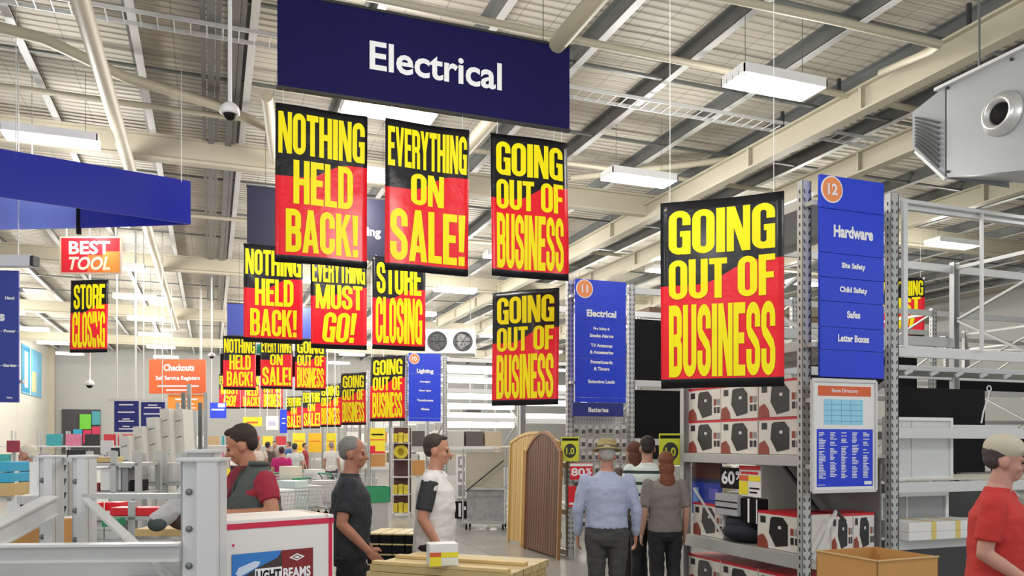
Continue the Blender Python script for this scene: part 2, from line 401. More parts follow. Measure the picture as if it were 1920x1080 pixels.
# ------------------------------------------------------------------ lamps: suspended fluorescent fittings with louvres
def fixture(loc, rz, lit, label, length=1.2, wd=.42):
    t = thing('ceiling_light', label, 'ceiling light', loc, rz, 'suspended fluorescent fittings')
    m = MB(); m.prism([(-wd/2, 0), (wd/2, 0), (wd/2*.55, .11), (-wd/2*.55, .11)], -length/2, length/2, 'y')
    m.T = Matrix.Identity(4)
    h = MB(); L2 = length/2
    h.box(-L2, -wd/2, -.02, L2, -wd/2+.015, .08); h.box(-L2, wd/2-.015, -.02, L2, wd/2, .08); h.box(-L2, -wd/2, -.02, -L2+.015, wd/2, .08); h.box(L2-.015, -wd/2, -.02, L2, wd/2, .08)
    h.box(-L2, -wd/2, .08, L2, wd/2, .095)
    h.build('housing', WHITEM, t)
    g = MB()
    for i in range(1, 12): g.box(-L2+i*length/12-.004, -wd/2+.015, -.02, -L2+i*length/12+.004, wd/2-.015, .03)
    for j in range(1, 4): g.box(-L2, -wd/2+j*wd/4-.004, -.02, L2, -wd/2+j*wd/4+.004, .03)
    g.build('louvre', GALVB, t)
    for s in (-1, 1):
        MB().tube([(-L2+.04, s*wd/4.2, .055), (L2-.04, s*wd/4.2, .055)], .014, 8).build('tube', LAMP, t)
        MB().tube([(s*L2*.7, 0, .09), (s*L2*.7, 0, ROOF-loc[2])], .004, 6).build('suspension_wire', GALV, t)
    return t
GALVB = mat('mirror_louvre', (.7, .72, .74), .25, .7)
LP = []
spots = [(6.35, 7.9, 'beneath the roof at the upper right'), (6.55, 11.5, 'above the end of aisle eleven'), (-2.1, 12.9, 'bright, over the left blue canopy sign'), (2.17, 10.3, 'half hidden behind the big navy banner'),
         (-2.1, 21.8, 'behind the red and orange square sign')]
for i, (X, Y, l) in enumerate(spots):
    fixture((X, Y, 6.0), 0, True, 'suspended white fluorescent fitting '+l, 1.2, .45); LP.append((X, Y))
more = []
for X in (-6.4, -2.1, 2.2, 6.5, 10.8, 15.1):
    for Y in (7.9, 12.9, 17.4, 21.8, 26.2, 30.6, 35, 39.5, 44):
        if any(abs(X-a) < 1 and abs(Y-b) < 2.3 for a, b in LP): continue
        if Y > 26 or (-2.2 < X < 16 and Y > 12): more.append((X, Y))
        else: LP.append((X, Y)) if False else None
fx = None
for X, Y in more:
    if fx is None: fx = fixture((X, Y, 6.0), 0, True, 'white fluorescent fitting hanging in the rows under the far roof'); 
    else: dup(fx, (X, Y, 6.0))
    LP.append((X, Y))
fx['group'] = 'far rows of fluorescent fittings'
for o in list(bpy.data.objects):
    if o.name.startswith('ceiling_light') and o.get('label') == fx['label']: o['group'] = fx['group']
# each fitting gives its light; a few added lamps without fittings brighten the near aisles
def lamp(X, Y, p, z=5.75, r=.35):
    d = bpy.data.lights.new('fitting_or_fill_light', 'POINT'); d.energy = p; d.shadow_soft_size = r; d.color = (1, .97, .91)
    o = bpy.data.objects.new('fitting_or_fill_light', d); C.objects.link(o); o.location = (X, Y, z)
for X, Y in LP: lamp(X, Y, LAMP_POWER*(.9 if Y < 9 else 1.4 if Y < 14 else 1.75))
for X, Y in ((-4, 1), (1, 1.5), (6, 1), (-4, 6), (10.8, 4), (2.2, 5.5)): lamp(X, Y, LAMP_POWER*.95, 4.6)  # added fill lamps, no fitting hangs at these spots
# ------------------------------------------------------------------ sale posters
P_W, P_H = .92, 1.58
TXT = {
 'nothing': [('NOTHING', .03, .97, .69, .95), ('HELD', .19, .84, .38, .655), ('BACK!', .11, .90, .07, .345)],
 'sale': [('EVERYTHING', .03, .97, .69, .95), ('ON', .30, .70, .45, .66), ('SALE!', .06, .96, .07, .415)],
 'must': [('EVERYTHING', .03, .97, .70, .95), ('MUST', .09, .92, .42, .675), ('GO!', .20, .82, .07, .385)],
 'going': [('GOING', .07, .93, .715, .95), ('OUT OF', .07, .93, .475, .685), ('BUSINESS', .07, .93, .06, .445)],
 'store': [('STORE', .08, .92, .60, .94), ('CLOSING', .06, .94, .07, .565)]}
def poster(kind, c, rz, label, group=None, roll=0, wav=.018, cords=.2, hang=None, wd=P_W, ht=P_H, sd=0):
    t = thing('sale_poster', label, 'sale poster', (c.x, c.y, c.z-ht/2), rz, group)
    if roll: t.rotation_euler = (0, roll, rz)
    r2 = random.Random(sd or int(c.x*100+c.y*37)); ph = r2.uniform(0, 6)
    def warp(p):
        u = p.x/wd; v = p.z/ht
        return Vector((p.x, p.y+wav*math.sin(u*5.2+ph+v*1.6)+.012*math.cos(v*4+ph), p.z))
    nx, nz = 16, 20; vs = []; fs = []
    for j in range(nz+1):
        for i in range(nx+1): vs.append(warp(Vector((-wd/2+wd*i/nx, 0, ht*j/nz))))
    for j in range(nz):
        for i in range(nx): a = j*(nx+1)+i; fs.append((a, a+1, a+nx+2, a+nx+1))
    m = MB(); m.add(vs, fs, 0, True); o = m.build('poster_sheet', POSTER, t, False)
    uv = o.data.uv_layers.new(name='UVMap')
    for li, l in enumerate(o.data.loops):
        v = o.data.vertices[l.vertex_index].co; i = l.vertex_index; uv.data[li].uv = ((i % (nx+1))/nx, (i//(nx+1))/nz)
    sm = o.modifiers.new('thickness', 'SOLIDIFY'); sm.thickness = .0015; sm.offset = 1
    L = MB()
    for s, a, b, z0, z1 in TXT[kind]:
        put(L, heavy_tris(s, .14 if s == 'GO!' else 0), -wd/2+a*wd, -wd/2+b*wd, z0*ht, z1*ht, -.006, 0, warp)
    L.build('lettering', YELLOW, t, False)
    if cords:
        for s in (-1, 1):
            e = warp(Vector((s*wd*.42, 0, ht)))
            MB().tube([e, (s*wd*.42, e.y, ROOF-c.z+ht/2-.02) if hang is None else (s*wd*.42, hang[0], max(ht+.03, hang[1]-c.z+ht/2))], .0025, 5).build('hanging_cord', WHITE, t)
    return t
def pY(kind, px0, px1, py, Y, label, group=None, **k):      # a poster in the plane of its banner, between two columns, centred at py
    a, b = onY(px0, py, Y), onY(px1, py, Y); c = (a+b)/2
    return poster(kind, c, 0, label, group, **k)
BY1 = 8.3; BY2 = 13.5; H1 = (-.005, 5.24); H2 = (.095, 4.92)
pY('nothing', 514, 691, 352, BY1, 'large NOTHING HELD BACK! poster, leftmost under the big Electrical banner', roll=-.0, cords=.12, hang=H1)
pY('sale', 718, 882, 373, BY1, 'large EVERYTHING ON SALE! poster hanging in the middle under the Electrical banner', cords=.12, hang=H1)
pY('going', 916, 1069, 390, BY1, 'large GOING OUT OF BUSINESS poster, right one under the Electrical banner', cords=.1, hang=H1)
pY('nothing', 459, 565, 552, BY2, 'NOTHING HELD BACK! poster of the second row, half covered at its top', cords=.1, hang=H2)
pY('must', 585, 685, 566, BY2, 'EVERYTHING MUST GO! poster in the middle of the second hanging row', cords=.1, hang=H2)
pY('store', 699, 796, 570, BY2, 'STORE CLOSING poster at the right end of the second hanging row', cords=.1, hang=H2)
BY3 = 25.0
pY('nothing', 421, 477, 681, BY3, 'small NOTHING HELD BACK! poster, left in the third hanging row', cords=.1)
pY('sale', 490, 546, 680, BY3, 'small EVERYTHING ON SALE! poster in the middle of the third hanging row', cords=.1)
pY('going', 556, 608, 684, BY3, 'small GOING OUT OF BUSINESS poster, right in the third hanging row', cords=.1)
BY4 = 39.0
pY('must', 413, 448, 734, BY4, 'tiny EVERYTHING MUST GO! poster, left in the farthest hanging row', cords=.1, sd=3)
pY('nothing', 454, 488, 734, BY4, 'tiny NOTHING HELD BACK! poster in the farthest hanging row', cords=.1, sd=4)
pY('going', 494, 528, 735, BY4, 'tiny GOING OUT OF BUSINESS poster, right in the farthest hanging row', cords=.1, sd=5)
def pA(kind, px, py, D, rz, label, **k): return poster(kind, at(px, py, D), math.radians(rz), label, 'posters turned towards the main aisle', **k)
pA('going', 1352, 549, 6.55, -41, 'largest GOING OUT OF BUSINESS poster, hanging left of the aisle 12 sign', cords=2.4, wd=.98, ht=1.55)
pA('going', 984, 652, 10.9, -43, 'GOING OUT OF BUSINESS poster hanging left of the aisle 11 sign', cords=2.6, wd=.98, ht=1.57)
pA('going', 727, 729, 19.4, -45, 'GOING OUT OF BUSINESS poster hanging left of the Lighting aisle sign', cords=1.5, wd=1.0)
pA('going', 663, 748, 24.2, -45, 'GOING OUT OF BUSINESS poster, second beyond the Lighting sign', cords=1.5)
pA('going', 620, 760, 29, -45, 'partly hidden GOING OUT OF BUSINESS poster beside the middle aisle ends', cords=1.5)
pA('sale', 584, 768, 33.5, -45, 'narrow EVERYTHING ON SALE! poster far down the aisle ends', cords=1.5)
pA('sale', 551, 774, 37.5, -45, 'farthest EVERYTHING ON SALE! poster of the aisle ends', cords=1.5)
poster('store', at(167, 593, 17.6), -.45, 'STORE CLOSING poster hanging under the red BEST TOOL sign', wd=.88, ht=1.6, cords=.15)
poster('must', at(1686, 578, 17.5), -.62, 'EVERYTHING MUST GO! poster seen through the empty racking on the right', wd=1.0, ht=1.3, cords=.8)
# ------------------------------------------------------------------ banners across the aisles
def banner(px0, px1, zt, zb, Y, word, label, frac, colr, cap=.33, thick=.035, bend=0):
    x0 = onY(px0, 0, Y).x; x1 = onY(px1, 0, Y).x
    t = thing('hanging_banner', label, 'hanging banner', ((x0+x1)/2, Y, zb)); W2 = (x1-x0)/2; H = zt-zb
    m = MB(); m.bbox((0, 0, H/2), (2*W2, thick, H), .006); m.build('fabric_panel', colr, t)
    for z in (0, H): MB().bbox((0, 0, z), (2*W2+.02, thick+.03, .025), .004).build('rail', DARK, t)
    if word:
        L = MB(); text(L, word, -W2+2*W2*frac, H*.34, cap, -thick/2-.004, bold=.022); L.build('lettering', WTEXT, t, False)
    for s in (-.8, .8): MB().tube([(s*W2, 0, H), (s*W2, 0, ROOF-.004-zb)], .004, 6).build('suspension_wire', DARK, t)
    return t
EZ = (830-180)/FPX*onY(520, 0, 8.3).y
def zat(px, py, Y): return onY(px, py, Y).z
banner(520, 1067, zat(1067, 90, 8.3), zat(1067, 246, 8.3), 8.3, 'Electrical', 'huge navy banner lettered Electrical across the top', .515, NAVY, .30)
banner(463, 790, zat(463, 348, 13.6), zat(463, 468, 13.6), 13.6, 'Lighting', 'dark navy banner behind the first row of sale posters', .64, mat('near_black_navy', (.006, .006, .03), .5), .20)
banner(426, 640, zat(426, 568, 22.5), zat(426, 629, 22.5), 22.5, None, 'plain blue banner behind the second row of sale posters', .5, mat('faded_blue', (.03, .05, .28), .5))
banner(413, 600, zat(413, 664, 25.4), zat(413, 702, 25.4), 25.4, None, 'black banner behind the small third row of sale posters', .5, BLACK)
# ------------------------------------------------------------------ V shaped blue canopy sign on the left
cs = thing('canopy_sign', 'glossy royal blue V-shaped canopy sign hanging at the upper left edge', 'hanging sign', at(357, 0, 11).xy.to_3d())
base = Vector(cs.location)
def vpanel(name, A, B, z0, z1, th, mt):
    A = Vector((A[0], A[1], 0))-base; B = Vector((B[0], B[1], 0))-base; A.z = B.z = 0
    d = (B-A).normalized(); n = Vector((-d.y, d.x, 0))*th
    vs = [A, B, B+n, A+n]; vs = [Vector((v.x, v.y, z0)) for v in vs]+[Vector((v.x, v.y, z1)) for v in vs]
    m = MB(); m.add(vs, [(3,2,1,0),(4,5,6,7),(0,1,5,4),(1,2,6,5),(2,3,7,6),(3,0,4,7)]); return m.build(name, mt, cs)
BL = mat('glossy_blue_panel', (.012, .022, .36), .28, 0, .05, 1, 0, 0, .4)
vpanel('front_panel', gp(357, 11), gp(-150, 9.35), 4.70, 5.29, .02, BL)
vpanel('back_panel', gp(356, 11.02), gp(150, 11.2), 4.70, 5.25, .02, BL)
vpanel('back_panel', gp(146, 11.2), gp(-150, 11.35), 4.70, 5.25, .02, mat('lit_blue_panel', (.20, .27, .80), .4))  # lit inner face of the same blue sign, painted paler
MB().box(*(at(148, 0, 11.2).xy.to_3d()-base+Vector((-.03, -.03, 4.62))), *(at(148, 0, 11.2).xy.to_3d()-base+Vector((.03, .03, 5.3)))).build('joint_bracket', BLACK, cs)
for px, D in ((340, 10.9), (30, 9.7), (60, 11.25)):
    q = at(px, 0, D).xy.to_3d()-base; MB().tube([(q.x, q.y, 5.25), (q.x, q.y, ROOF-.004)], .006, 6).build('suspension_rod', STEELW, cs)
# ------------------------------------------------------------------ tall aisle signs
def aisle_sign(X, Y, zb, W_, H_, num, lines, label, seams, extra=None, bg=ROYAL, dx=0):
    t = thing('aisle_sign', label, 'aisle sign', (X+dx, Y-.11, zb)); fr = [0]+seams+[1]
    for a, b in zip(fr[:-1], fr[1:]):
        MB().bbox((W_/2, 0, H_*(1-(a+b)/2)), (W_, .03, H_*(b-a)-.004), .004).build('slat', bg, t)
    L = MB()
    for s, f, h, mw, *cx in lines: text(L, s, W_*(cx[0] if cx else .51), H_*(1-f)-h/2, h*1.06, -.019, 0, .045, mw*W_)
    L.build('lettering', WTEXT, t, False)
    m = MB(); R_ = W_*.165; c = (R_*1.05, H_-R_*1.05)
    def disc(r, y, mi): m.add([(c[0]+r*math.cos(2*PI*i/28), y, c[1]+r*math.sin(2*PI*i/28)) for i in range(28)]+[(c[0]+r*math.cos(2*PI*i/28), .0, c[1]+r*math.sin(2*PI*i/28)) for i in range(28)],
        [tuple(range(28))]+[(i, i+28, (i+1) % 28+28, (i+1) % 28) for i in range(28)], mi)
    disc(R_, -.021, 0); disc(R_*.9, -.024, 1)
    text(m, num, c[0], c[1]-R_*.42, R_*.84, -.028, 0, .03)
    m.build('number_disc', [WTEXT, mat('orange_disc', (.88, .30, .10), .5)], t)
    for z in (.15, .85): MB().box(-.06, .015, H_*z, W_+.04, .112, H_*z+.04).build('bracket', STEEL, t)
    return t
RY = {12: 5.8, 11: 10.8, 10: 21.3}
s12 = aisle_sign(5.06, 5.8, onY(1515, 706, 5.7).z, onY(1655, 0, 5.69).x-5.06, 1.80, '12',
    [('Hardware', .275, .105, .62), ('Site Safety', .445, .062, .45), ('Child Safety', .565, .062, .46), ('Safes', .685, .062, .21), ('Letter Boxes', .805, .062, .49)],
    'royal blue aisle sign 12 reading Hardware, in front of the empty racking', [.165, .384, .505, .624, .751, .865])
s11 = aisle_sign(5.02, 10.8, onY(1075, 754, 10.7).z, onY(1172, 0, 10.7).x-5.02, 1.82, '11',
    [('Electrical', .275, .10, .60), ('Fire Safety &', .40, .05, .46), ('Smoke Alarms', .455, .05, .52), ('TV Antennas', .535, .05, .46), ('& Accessories', .59, .05, .50), ('Powerboards', .67, .05, .50), ('& Timers', .725, .05, .34), ('Extension Leads', .83, .05, .60)],
    'blue aisle sign 11 reading Electrical above the pegboard bay', [.33, .64, .96])
s10 = aisle_sign(5.0, 21.3, onY(770, 790, 21.2).z, onY(826, 0, 21.2).x-5.0, 1.85, '10',
    [('Lighting', .27, .14, .62), ('Downlights', .42, .06, .6), ('Batten Lights', .55, .06, .5), ('Transformers', .69, .06, .7), ('Globes', .82, .06, .4)],
    'blue aisle sign 10 reading Lighting in the middle distance', [.30, .95])
m = MB(); b0 = onY(1073, 780, 10.68); b1 = onY(1168, 756, 10.68)
bt = thing('aisle_strip', 'small navy Batteries strip below the aisle 11 sign', 'sign', (b0.x, b0.y, b0.z))
MB().bbox(((b1.x-b0.x)/2, 0, (b1.z-b0.z)/2), (b1.x-b0.x, .03, b1.z-b0.z), .005).build('panel', mat('deep_navy_board', (.02, .03, .22), .5), bt)
L = MB(); text(L, 'Batteries', (b1.x-b0.x)/2, .06, .07, -.02, 0, .03); L.build('lettering', WTEXT, bt, False)
MB().box(.05, .015, .05, b1.x-b0.x-.05, .12, .09).build('bracket', STEEL, bt)
# left edge sign
ls = aisle_sign(0, 10.6, 0, .92, 1.78, '3', [('Tools', .35, .13, .55, .59), ('Hand', .21, .04, .2, .88), ('Power', .46, .04, .2, .88), ('Garden', .72, .04, .2, .88), ('Safety', .965, .03, .2, .88)], 'tall blue aisle sign cut off by the left picture edge', [.21, .46, .72], bg=mat('left_blue', (.03, .05, .36), .5))
p0 = at(36, 755, 10.8); ls.location = (p0.x-.92*math.cos(-.2), p0.y-.92*math.sin(-.2), p0.z); ls.rotation_euler = (0, 0, -.2)
for c in kids(ls):
    if c.name.startswith('number_disc'): pass
q = MB(); q.tube([(.46, 0, 1.75), (.46, 0, ROOF-p0.z)], .006, 6); q.build('suspension_rod', STEELW, ls)
# ------------------------------------------------------------------ racking
_up = {}
def upright_mesh(h, wd=.10, dp=.07):
    k = (h, wd, dp)
    if k in _up: return _up[k]
    m = MB(); t = .008
    m.box(-wd/2, -dp/2, 0, wd/2, -dp/2+t, h); m.box(-wd/2, -dp/2, 0, -wd/2+t, dp/2, h); m.box(wd/2-t, -dp/2, 0, wd/2, dp/2, h)
    m.box(-wd/2-.02, -dp/2-.02, 0, wd/2+.02, dp/2+.02, .01)
    z = .12; n = 0
    while z < h-.05:
        for sx in (-.55, .55):
            x = sx*wd/2; e = .006*(1 if sx > 0 else -1)
            m.prism([(x-.008-e, z), (x+.008-e, z), (x+.006+e, z+.034), (x-.006+e, z+.034)], -dp/2-.0012, -dp/2+.001, 'y', 1)
        y = 0; m.prism([(y-.009, z), (y+.007, z), (y+.009, z+.034), (y-.007, z+.034)], -wd/2-.0012, -wd/2+.001, 'x', 1)
        z += .075; n += 1
    o = m.build('upright', [STEEL, DARK]); me = o.data; bpy.data.objects.remove(o); _up[k] = me; return me
def inst(me, name, loc, parent, rz=0):
    o = bpy.data.objects.new(name, me); C.objects.link(o); o.parent = parent; o.location = loc; o.rotation_euler = (0, 0, rz); return o
def rack(label, X0, Y0, xs, depth, h, levels, deck=(), braces=True, group=None, beam=STEELW, endlevels=None, bh=.10):
    t = thing('pallet_rack', label, 'racking', (X0, Y0, 0), 0, group); me = upright_mesh(h)
    for x in xs:
        inst(me, 'upright', (x, .035, 0), t); inst(me, 'upright', (x, depth-.035, 0), t, PI)
        if braces and x > .5:
            m = MB(); z = .3; s = 0
            while z < h-.2:
                z2 = min(z+1.0, h-.1); ya, yb = (.07, depth-.07) if s % 2 == 0 else (depth-.07, .07)
                m.bar((x, ya, z), (x, yb, z2), .03, .045, up=(1, 0, 0)); z = z2; s += 1
            m.bar((x, .07, .2), (x, depth-.07, .2), .03, .045); m.bar((x, .07, h-.08), (x, depth-.07, h-.08), .03, .045)
            m.build('brace', STEEL, t)
    for i in range(len(xs)-1):
        lv = levels if (endlevels is None or i > 0) else endlevels
        for z in lv:
            for y in (.02, depth-.02):
                m = MB(); a, b = xs[i]+.05, xs[i+1]-.05
                m.bbox(((a+b)/2, y, z-bh/2), (b-a, .045, bh), .006); m.build('beam', beam, t)
        for z in deck:
            m = MB(); m.box(xs[i]+.03, .05, z-.03, xs[i+1]-.03, depth-.05, z-.002); m.build('deck', WHITEM, t)
    return t
R12 = rack('tall empty grey pallet racking on the right beside aisle sign 12', 5.02, 5.8, [0, 1.03, 4.1, 7.2], 2.0, 4.06, [4.02, 2.62, 1.84, 1.32, .78], deck=(), endlevels=[])
# the end bay of rack 12 faces the main aisle
for z, hh in ((.68, .13), (1.585, .10), (2.62, .09), (3.9, .09), (.1, .08)):
    MB().bbox((-.02, 1.0, z-hh/2), (.045, 1.88, hh), .006).build('end_beam', STEEL, R12)
    MB().bbox((1.0, 1.0, z-hh/2), (.045, 1.88, hh), .006).build('end_beam', STEEL, R12)
    MB().box(.0, .06, z-.03, .98, 1.94, z-.001).build('deck', STEEL, R12)
MB().box(.93, .08, .7, .95, 1.92, 1.5).build('back_sheet', mat('dull_grey_sheet', (.22, .22, .21), .5), R12)
MB().bar((.85, .5, .72), (.85, 1.4, 1.5), .03, .03).build('diagonal_bar', DARK, R12)
MB().bar((-.03, 1.2, .72), (-.03, 1.75, 1.2), .02, .02).build('diagonal_bar', STEELW, R12)
MB().bar((.05, -.015, .65), (.32, -.015, 1.08), .03, .02).build('sign_strut', STEELW, R12)
MB().bar((.32, -.015, 1.08), (.42, -.015, .98), .03, .02).build('sign_strut', DARK, R12)
# upper cage frame
m = MB(); m.bar((1.12, -.03, 2.62), (1.12, -.03, 4.0), .05, .03); m.bar((1.1, -.03, 3.98), (4.1, -.03, 3.98), .04, .03); m.bar((2.12, -.03, 2.6), (2.12, -.03, 4.0), .03, .025)
m.build('guard_frame', STEELW, R12)
m = MB(); m.bbox((2.56, .3, 2.42), (3.0, .5, .05), .005)
for i in range(9): m.bar((1.2+i*.33, .05, 2.36), (1.3+i*.33, .05, 2.40), .02, .04)
m.build('wire_deck', STEEL, R12)
MB().bbox((2.56, 1.95, 3.0), (3.0, .05, .12), .006).build('beam', STEEL, R12)
R11 = rack('grey racking behind aisle sign 11 with black sheets in its bays', 5.0, 10.8, [0, 1.03, 4.1, 7.2, 10.3], 2.0, 4.12, [4.08, 2.66, 1.76, .9], endlevels=[4.08], beam=STEELW)
for z in (.1, .7, 1.4): MB().bbox((-.02, 1.0, z-.04), (.045, 1.88, .08), .006).build('end_beam', STEEL, R11)
R10 = rack('bright racking of lit batten lights behind aisle sign 10', 4.95, 21.3, [0, 1.1, 3.3, 6.4], 2.0, 4.1, [4.05, 3.2, 2.4, 1.6, .8], beam=STEELW, endlevels=[4.05])
for i, y in enumerate((26.4, 31.4, 36.4, 41.4)):
    rack(['racking just beyond the Lighting aisle in the far distance', 'second racking beyond the Lighting aisle', 'third racking beyond the Lighting aisle', 'farthest racking down the store'][i],
         4.9, y, [0, 1.1, 4.1], 1.8, 4.1, [4.05, 2.6, 1.7, .9], braces=False, group='far aisle racks')
# black sheets
def sheet(name, label, x0, x1, y, z0, z1, mt, th=.02, cat='sheet', lean=0, group=None):
    t = thing(name, label, cat, ((x0+x1)/2, y, z0), 0, group); t.rotation_euler = (lean, 0, 0)
    MB().bbox((0, 0, (z1-z0)/2), (x1-x0, th, z1-z0), .004).build('panel', mt, t); return t
p0, p1 = onY(1192, 592, 11.6), onY(1300, 700, 11.6)
sheet('backing_sheet', 'matt black sheet in the upper bay right of aisle sign 11', 6.1, 8.95, 10.94, 2.67, 3.62, BLACK)
sheet('backing_sheet', 'matt black sheet in the lower bay right of the Batteries strip', 6.1, 8.95, 10.94, 1.77, 2.52, BLACK)
sheet('backing_sheet', 'black sheet standing high in the empty racking at the far right', 7.55, 9.08, 7.3, 1.33, 2.36, BLACK)
sheet('backing_sheet', 'low black sheet behind the man in red on the right racking', 9.2, 10.5, 7.3, 1.33, 1.78, BLACK)
sheet('backing_sheet', 'dark sheet standing in for the shade behind the long white cartons, right racking', 7.2, 9.08, 7.2, .79, 1.22, mat('shade_sheet', (.07, .07, .07), .4))  # added sheet, coloured dark for the shade behind the lower shelves
sheet('backing_sheet', 'dark sheet standing in for the shade low beneath the right racking', 6.2, 9.05, 6.6, .0, .66, mat('shade_sheet', (.07, .07, .07), .4))  # same dark colour fills in the shade under the lowest shelf
# white framed panels lying in rack 12
def framed(name, label, x0, x1, y, z0, z1, fw=.035, cat='frame', inner=WHITEM):
    t = thing(name, label, cat, ((x0+x1)/2, y, z0)); w2 = (x1-x0)/2; h = z1-z0
    m = MB(); m.bbox((0, 0, fw/2), (2*w2, .05, fw)); m.bbox((0, 0, h-fw/2), (2*w2, .05, fw)); m.bbox((-w2+fw/2, 0, h/2), (fw, .05, h-2*fw)); m.bbox((w2-fw/2, 0, h/2), (fw, .05, h-2*fw))
    m.build('frame', WHITE, t); MB().box(-w2+fw, -.006, fw, w2-fw, .006, h-fw).build('infill', inner, t)
    MB().box(-w2*.22, -.012, fw, -w2*.22+.012, -.005, h-fw).build('mullion', STEELW, t); return t
framed('shower_screen', 'white framed panel standing on the rack shelf behind the aisle 12 upright', 6.1, 6.98, 5.98, 1.325, 1.95, inner=mat('pale_film', (.66, .68, .67), .3))
framed('shower_screen', 'grey film-wrapped panel on the lower shelf of the right racking', 6.1, 7.0, 6.05, .785, 1.2, inner=mat('grey_film', (.28, .29, .29), .3))
t = thing('board', 'thin cream board lying flat across the rack shelf at the right', 'board', (7.5, 6.3, 1.325)); MB().bbox((0, 0, .01), (2.3, .7, .02)).build('board_panel', mat('cream_board', (.62, .60, .52), .5), t)
def strapped(label, x0, x1, y, z, h):
    t = thing('long_carton', label, 'carton', ((x0+x1)/2, y, z), 0, 'long white cartons on the right rack'); w2 = (x1-x0)/2
    MB().bbox((0, 0, h/2), (2*w2, .4, h), .006).build('carton_body', WHITE, t)
    for s in (-.35, .3): MB().box(w2*s-.03, -.203, 0, w2*s+.03, .203, h+.003).build('strap', mat('yellow_tape', (.72, .58, .18), .5), t)
    MB().box(w2*.62, -.204, h*.2, w2*.62+.02, -.2, h*.9).build('mark', DARK, t)
strapped('upper long white carton with yellow tape on the lowest right shelf', 6.1, 7.05, 5.88, .86, .09)
strapped('lower long white carton with yellow tape on the lowest right shelf', 6.1, 7.05, 5.88, .782, .077)
t = thing('hanging_hook', 'white wire hook hanging against the black sheet in the right rack', 'hook', (7.42, 6.0, 1.9)); 
m = MB(); m.tube([(0, 0, 0), (.03, 0, .12), (.1, 0, .28), (.11, 0, .34)], .008, 8); m.tube([(.11+.03*math.cos(a*.7), 0, .36+.03*math.sin(a*.7)) for a in range(10)], .007, 6); m.build('wire', WHITEM, t)
MB().box(-.6, -.02, -.08, .5, .02, -.02).build('crossbar', STEELW, t)
# ------------------------------------------------------------------ speaker cartons on the end of rack 12
BOXW = mat('glossy_white_print', (.74, .71, .66), .35, 0, .05)
BOXR = mat('red_print', (.60, .015, .03), .4)
BOXB = mat('black_print', (.02, .02, .022), .35)
BOXN = mat('brown_red_print', (.30, .06, .035), .5, 0, .4, 20)
GREY = mat('grey_print', (.30, .30, .32), .5, 0, .3, 30)
def product_carton(L_, Hh, Dd):
    t = thing('speaker_carton', 'x', 'carton', (0, 0, 0), -PI/2)
    m = MB(); m.bbox((0, 0, Hh/2), (L_, Dd, Hh-.002), .003); m.build('carton_body', BOXW, t)
    y = -Dd/2-.0015; F = lambda p, mi: m2.add([(a, y-(.0008*mi), b) for a, b in p], [tuple(range(len(p)))], mi)
    m2 = MB(); W2 = L_/2
    def rc(x0, z0, x1, z1, mi): F([(x0, z0), (x1, z0), (x1, z1), (x0, z1)], mi)
    rc(-W2, Hh*.93, W2, Hh, 0)
    F([(-W2*.35, Hh*.82), (-W2*.25, Hh*.87), (W2*.25, Hh*.88), (W2*.48, Hh*.70), (W2*.48, Hh*.15), (-W2*.10, Hh*.07), (-W2*.42, Hh*.42)], 1)
    F([(W2*.02, Hh*.56), (W2*.17, Hh*.56), (W2*.17, Hh*.64), (W2*.02, Hh*.64)], 2)
    rc(-W2*.85, Hh*.68, -W2*.58, Hh*.86, 1)
    F([(-W2, 0), (-W2*.45, 0), (-W2*.5, Hh*.2), (-W2*.7, Hh*.38), (-W2*.97, Hh*.30)], 3)
    for a in (.60, .80):
        rc(W2*a, Hh*.44, W2*(a+.15), Hh*.62, 4 if a > .7 else 3); rc(W2*a, Hh*.20, W2*(a+.15), Hh*.38, 1)
    m2.add([(-W2, -Dd/2, Hh+.0008), (W2, -Dd/2, Hh+.0008), (W2, Dd/2, Hh+.0008), (-W2, Dd/2, Hh+.0008)], [(0, 1, 2, 3)], 0)
    m2.build('print', [BOXR, BOXB, BOXW, BOXN, GREY], t, False)
    return t
sc = product_carton(.60, .355, .5); first = [True]
def carton(y, z, label, sx=0, rz=-PI/2):
    loc = (5.02+.27+sx, y, z)
    if first[0]: first[0] = False; sc.location = loc; sc['label'] = label; sc['group'] = 'speaker cartons on the end of rack 12'; sc.rotation_euler = (0, 0, rz); return sc
    return dup(sc, loc, rz, label, 'speaker cartons on the end of rack 12')
col = ['nearest', 'middle', 'farthest']
for j, zz in enumerate((1.587, 1.587+.357)):
    for i, y in enumerate((6.20, 6.82, 7.43)):
        carton(y, zz, 'red-topped white speaker carton, %s in the %s row below the big poster' % (col[i], ['lower', 'upper'][j]))
carton(6.22, .682, 'red-topped speaker carton, right on the shelf behind the upright'); carton(7.38, .682, 'red-topped speaker carton standing alone at the left of the middle shelf', .02, -PI/2-.05)
for i, y in enumerate((6.20, 6.82, 7.43)): carton(y, .102, 'red-topped speaker carton, %s on the bottom shelf' % col[i])
for i, x in enumerate((5.52, 5.78)):
    t = dup(sc, (x+.0, 6.08, .682), 0, ['end-on speaker carton below the store directory, left', 'end-on speaker carton below the store directory, right'][i], 'speaker cartons on the end of rack 12')
    t.scale = (.42, .7, 1)
t = thing('folded_bag', 'dark folded fabric bundle between two speaker cartons', 'bundle', (5.2, 6.9, .682))
m = MB(); m.ell((0, 0, .17), (.2, .25, .17), 16, 10); m.ell((-.05, -.05, .1), (.22, .27, .1), 16, 8); m.build('fabric', mat('dark_navy_cloth', (.012, .014, .025), .8, 0, .3, 10, .4), t)
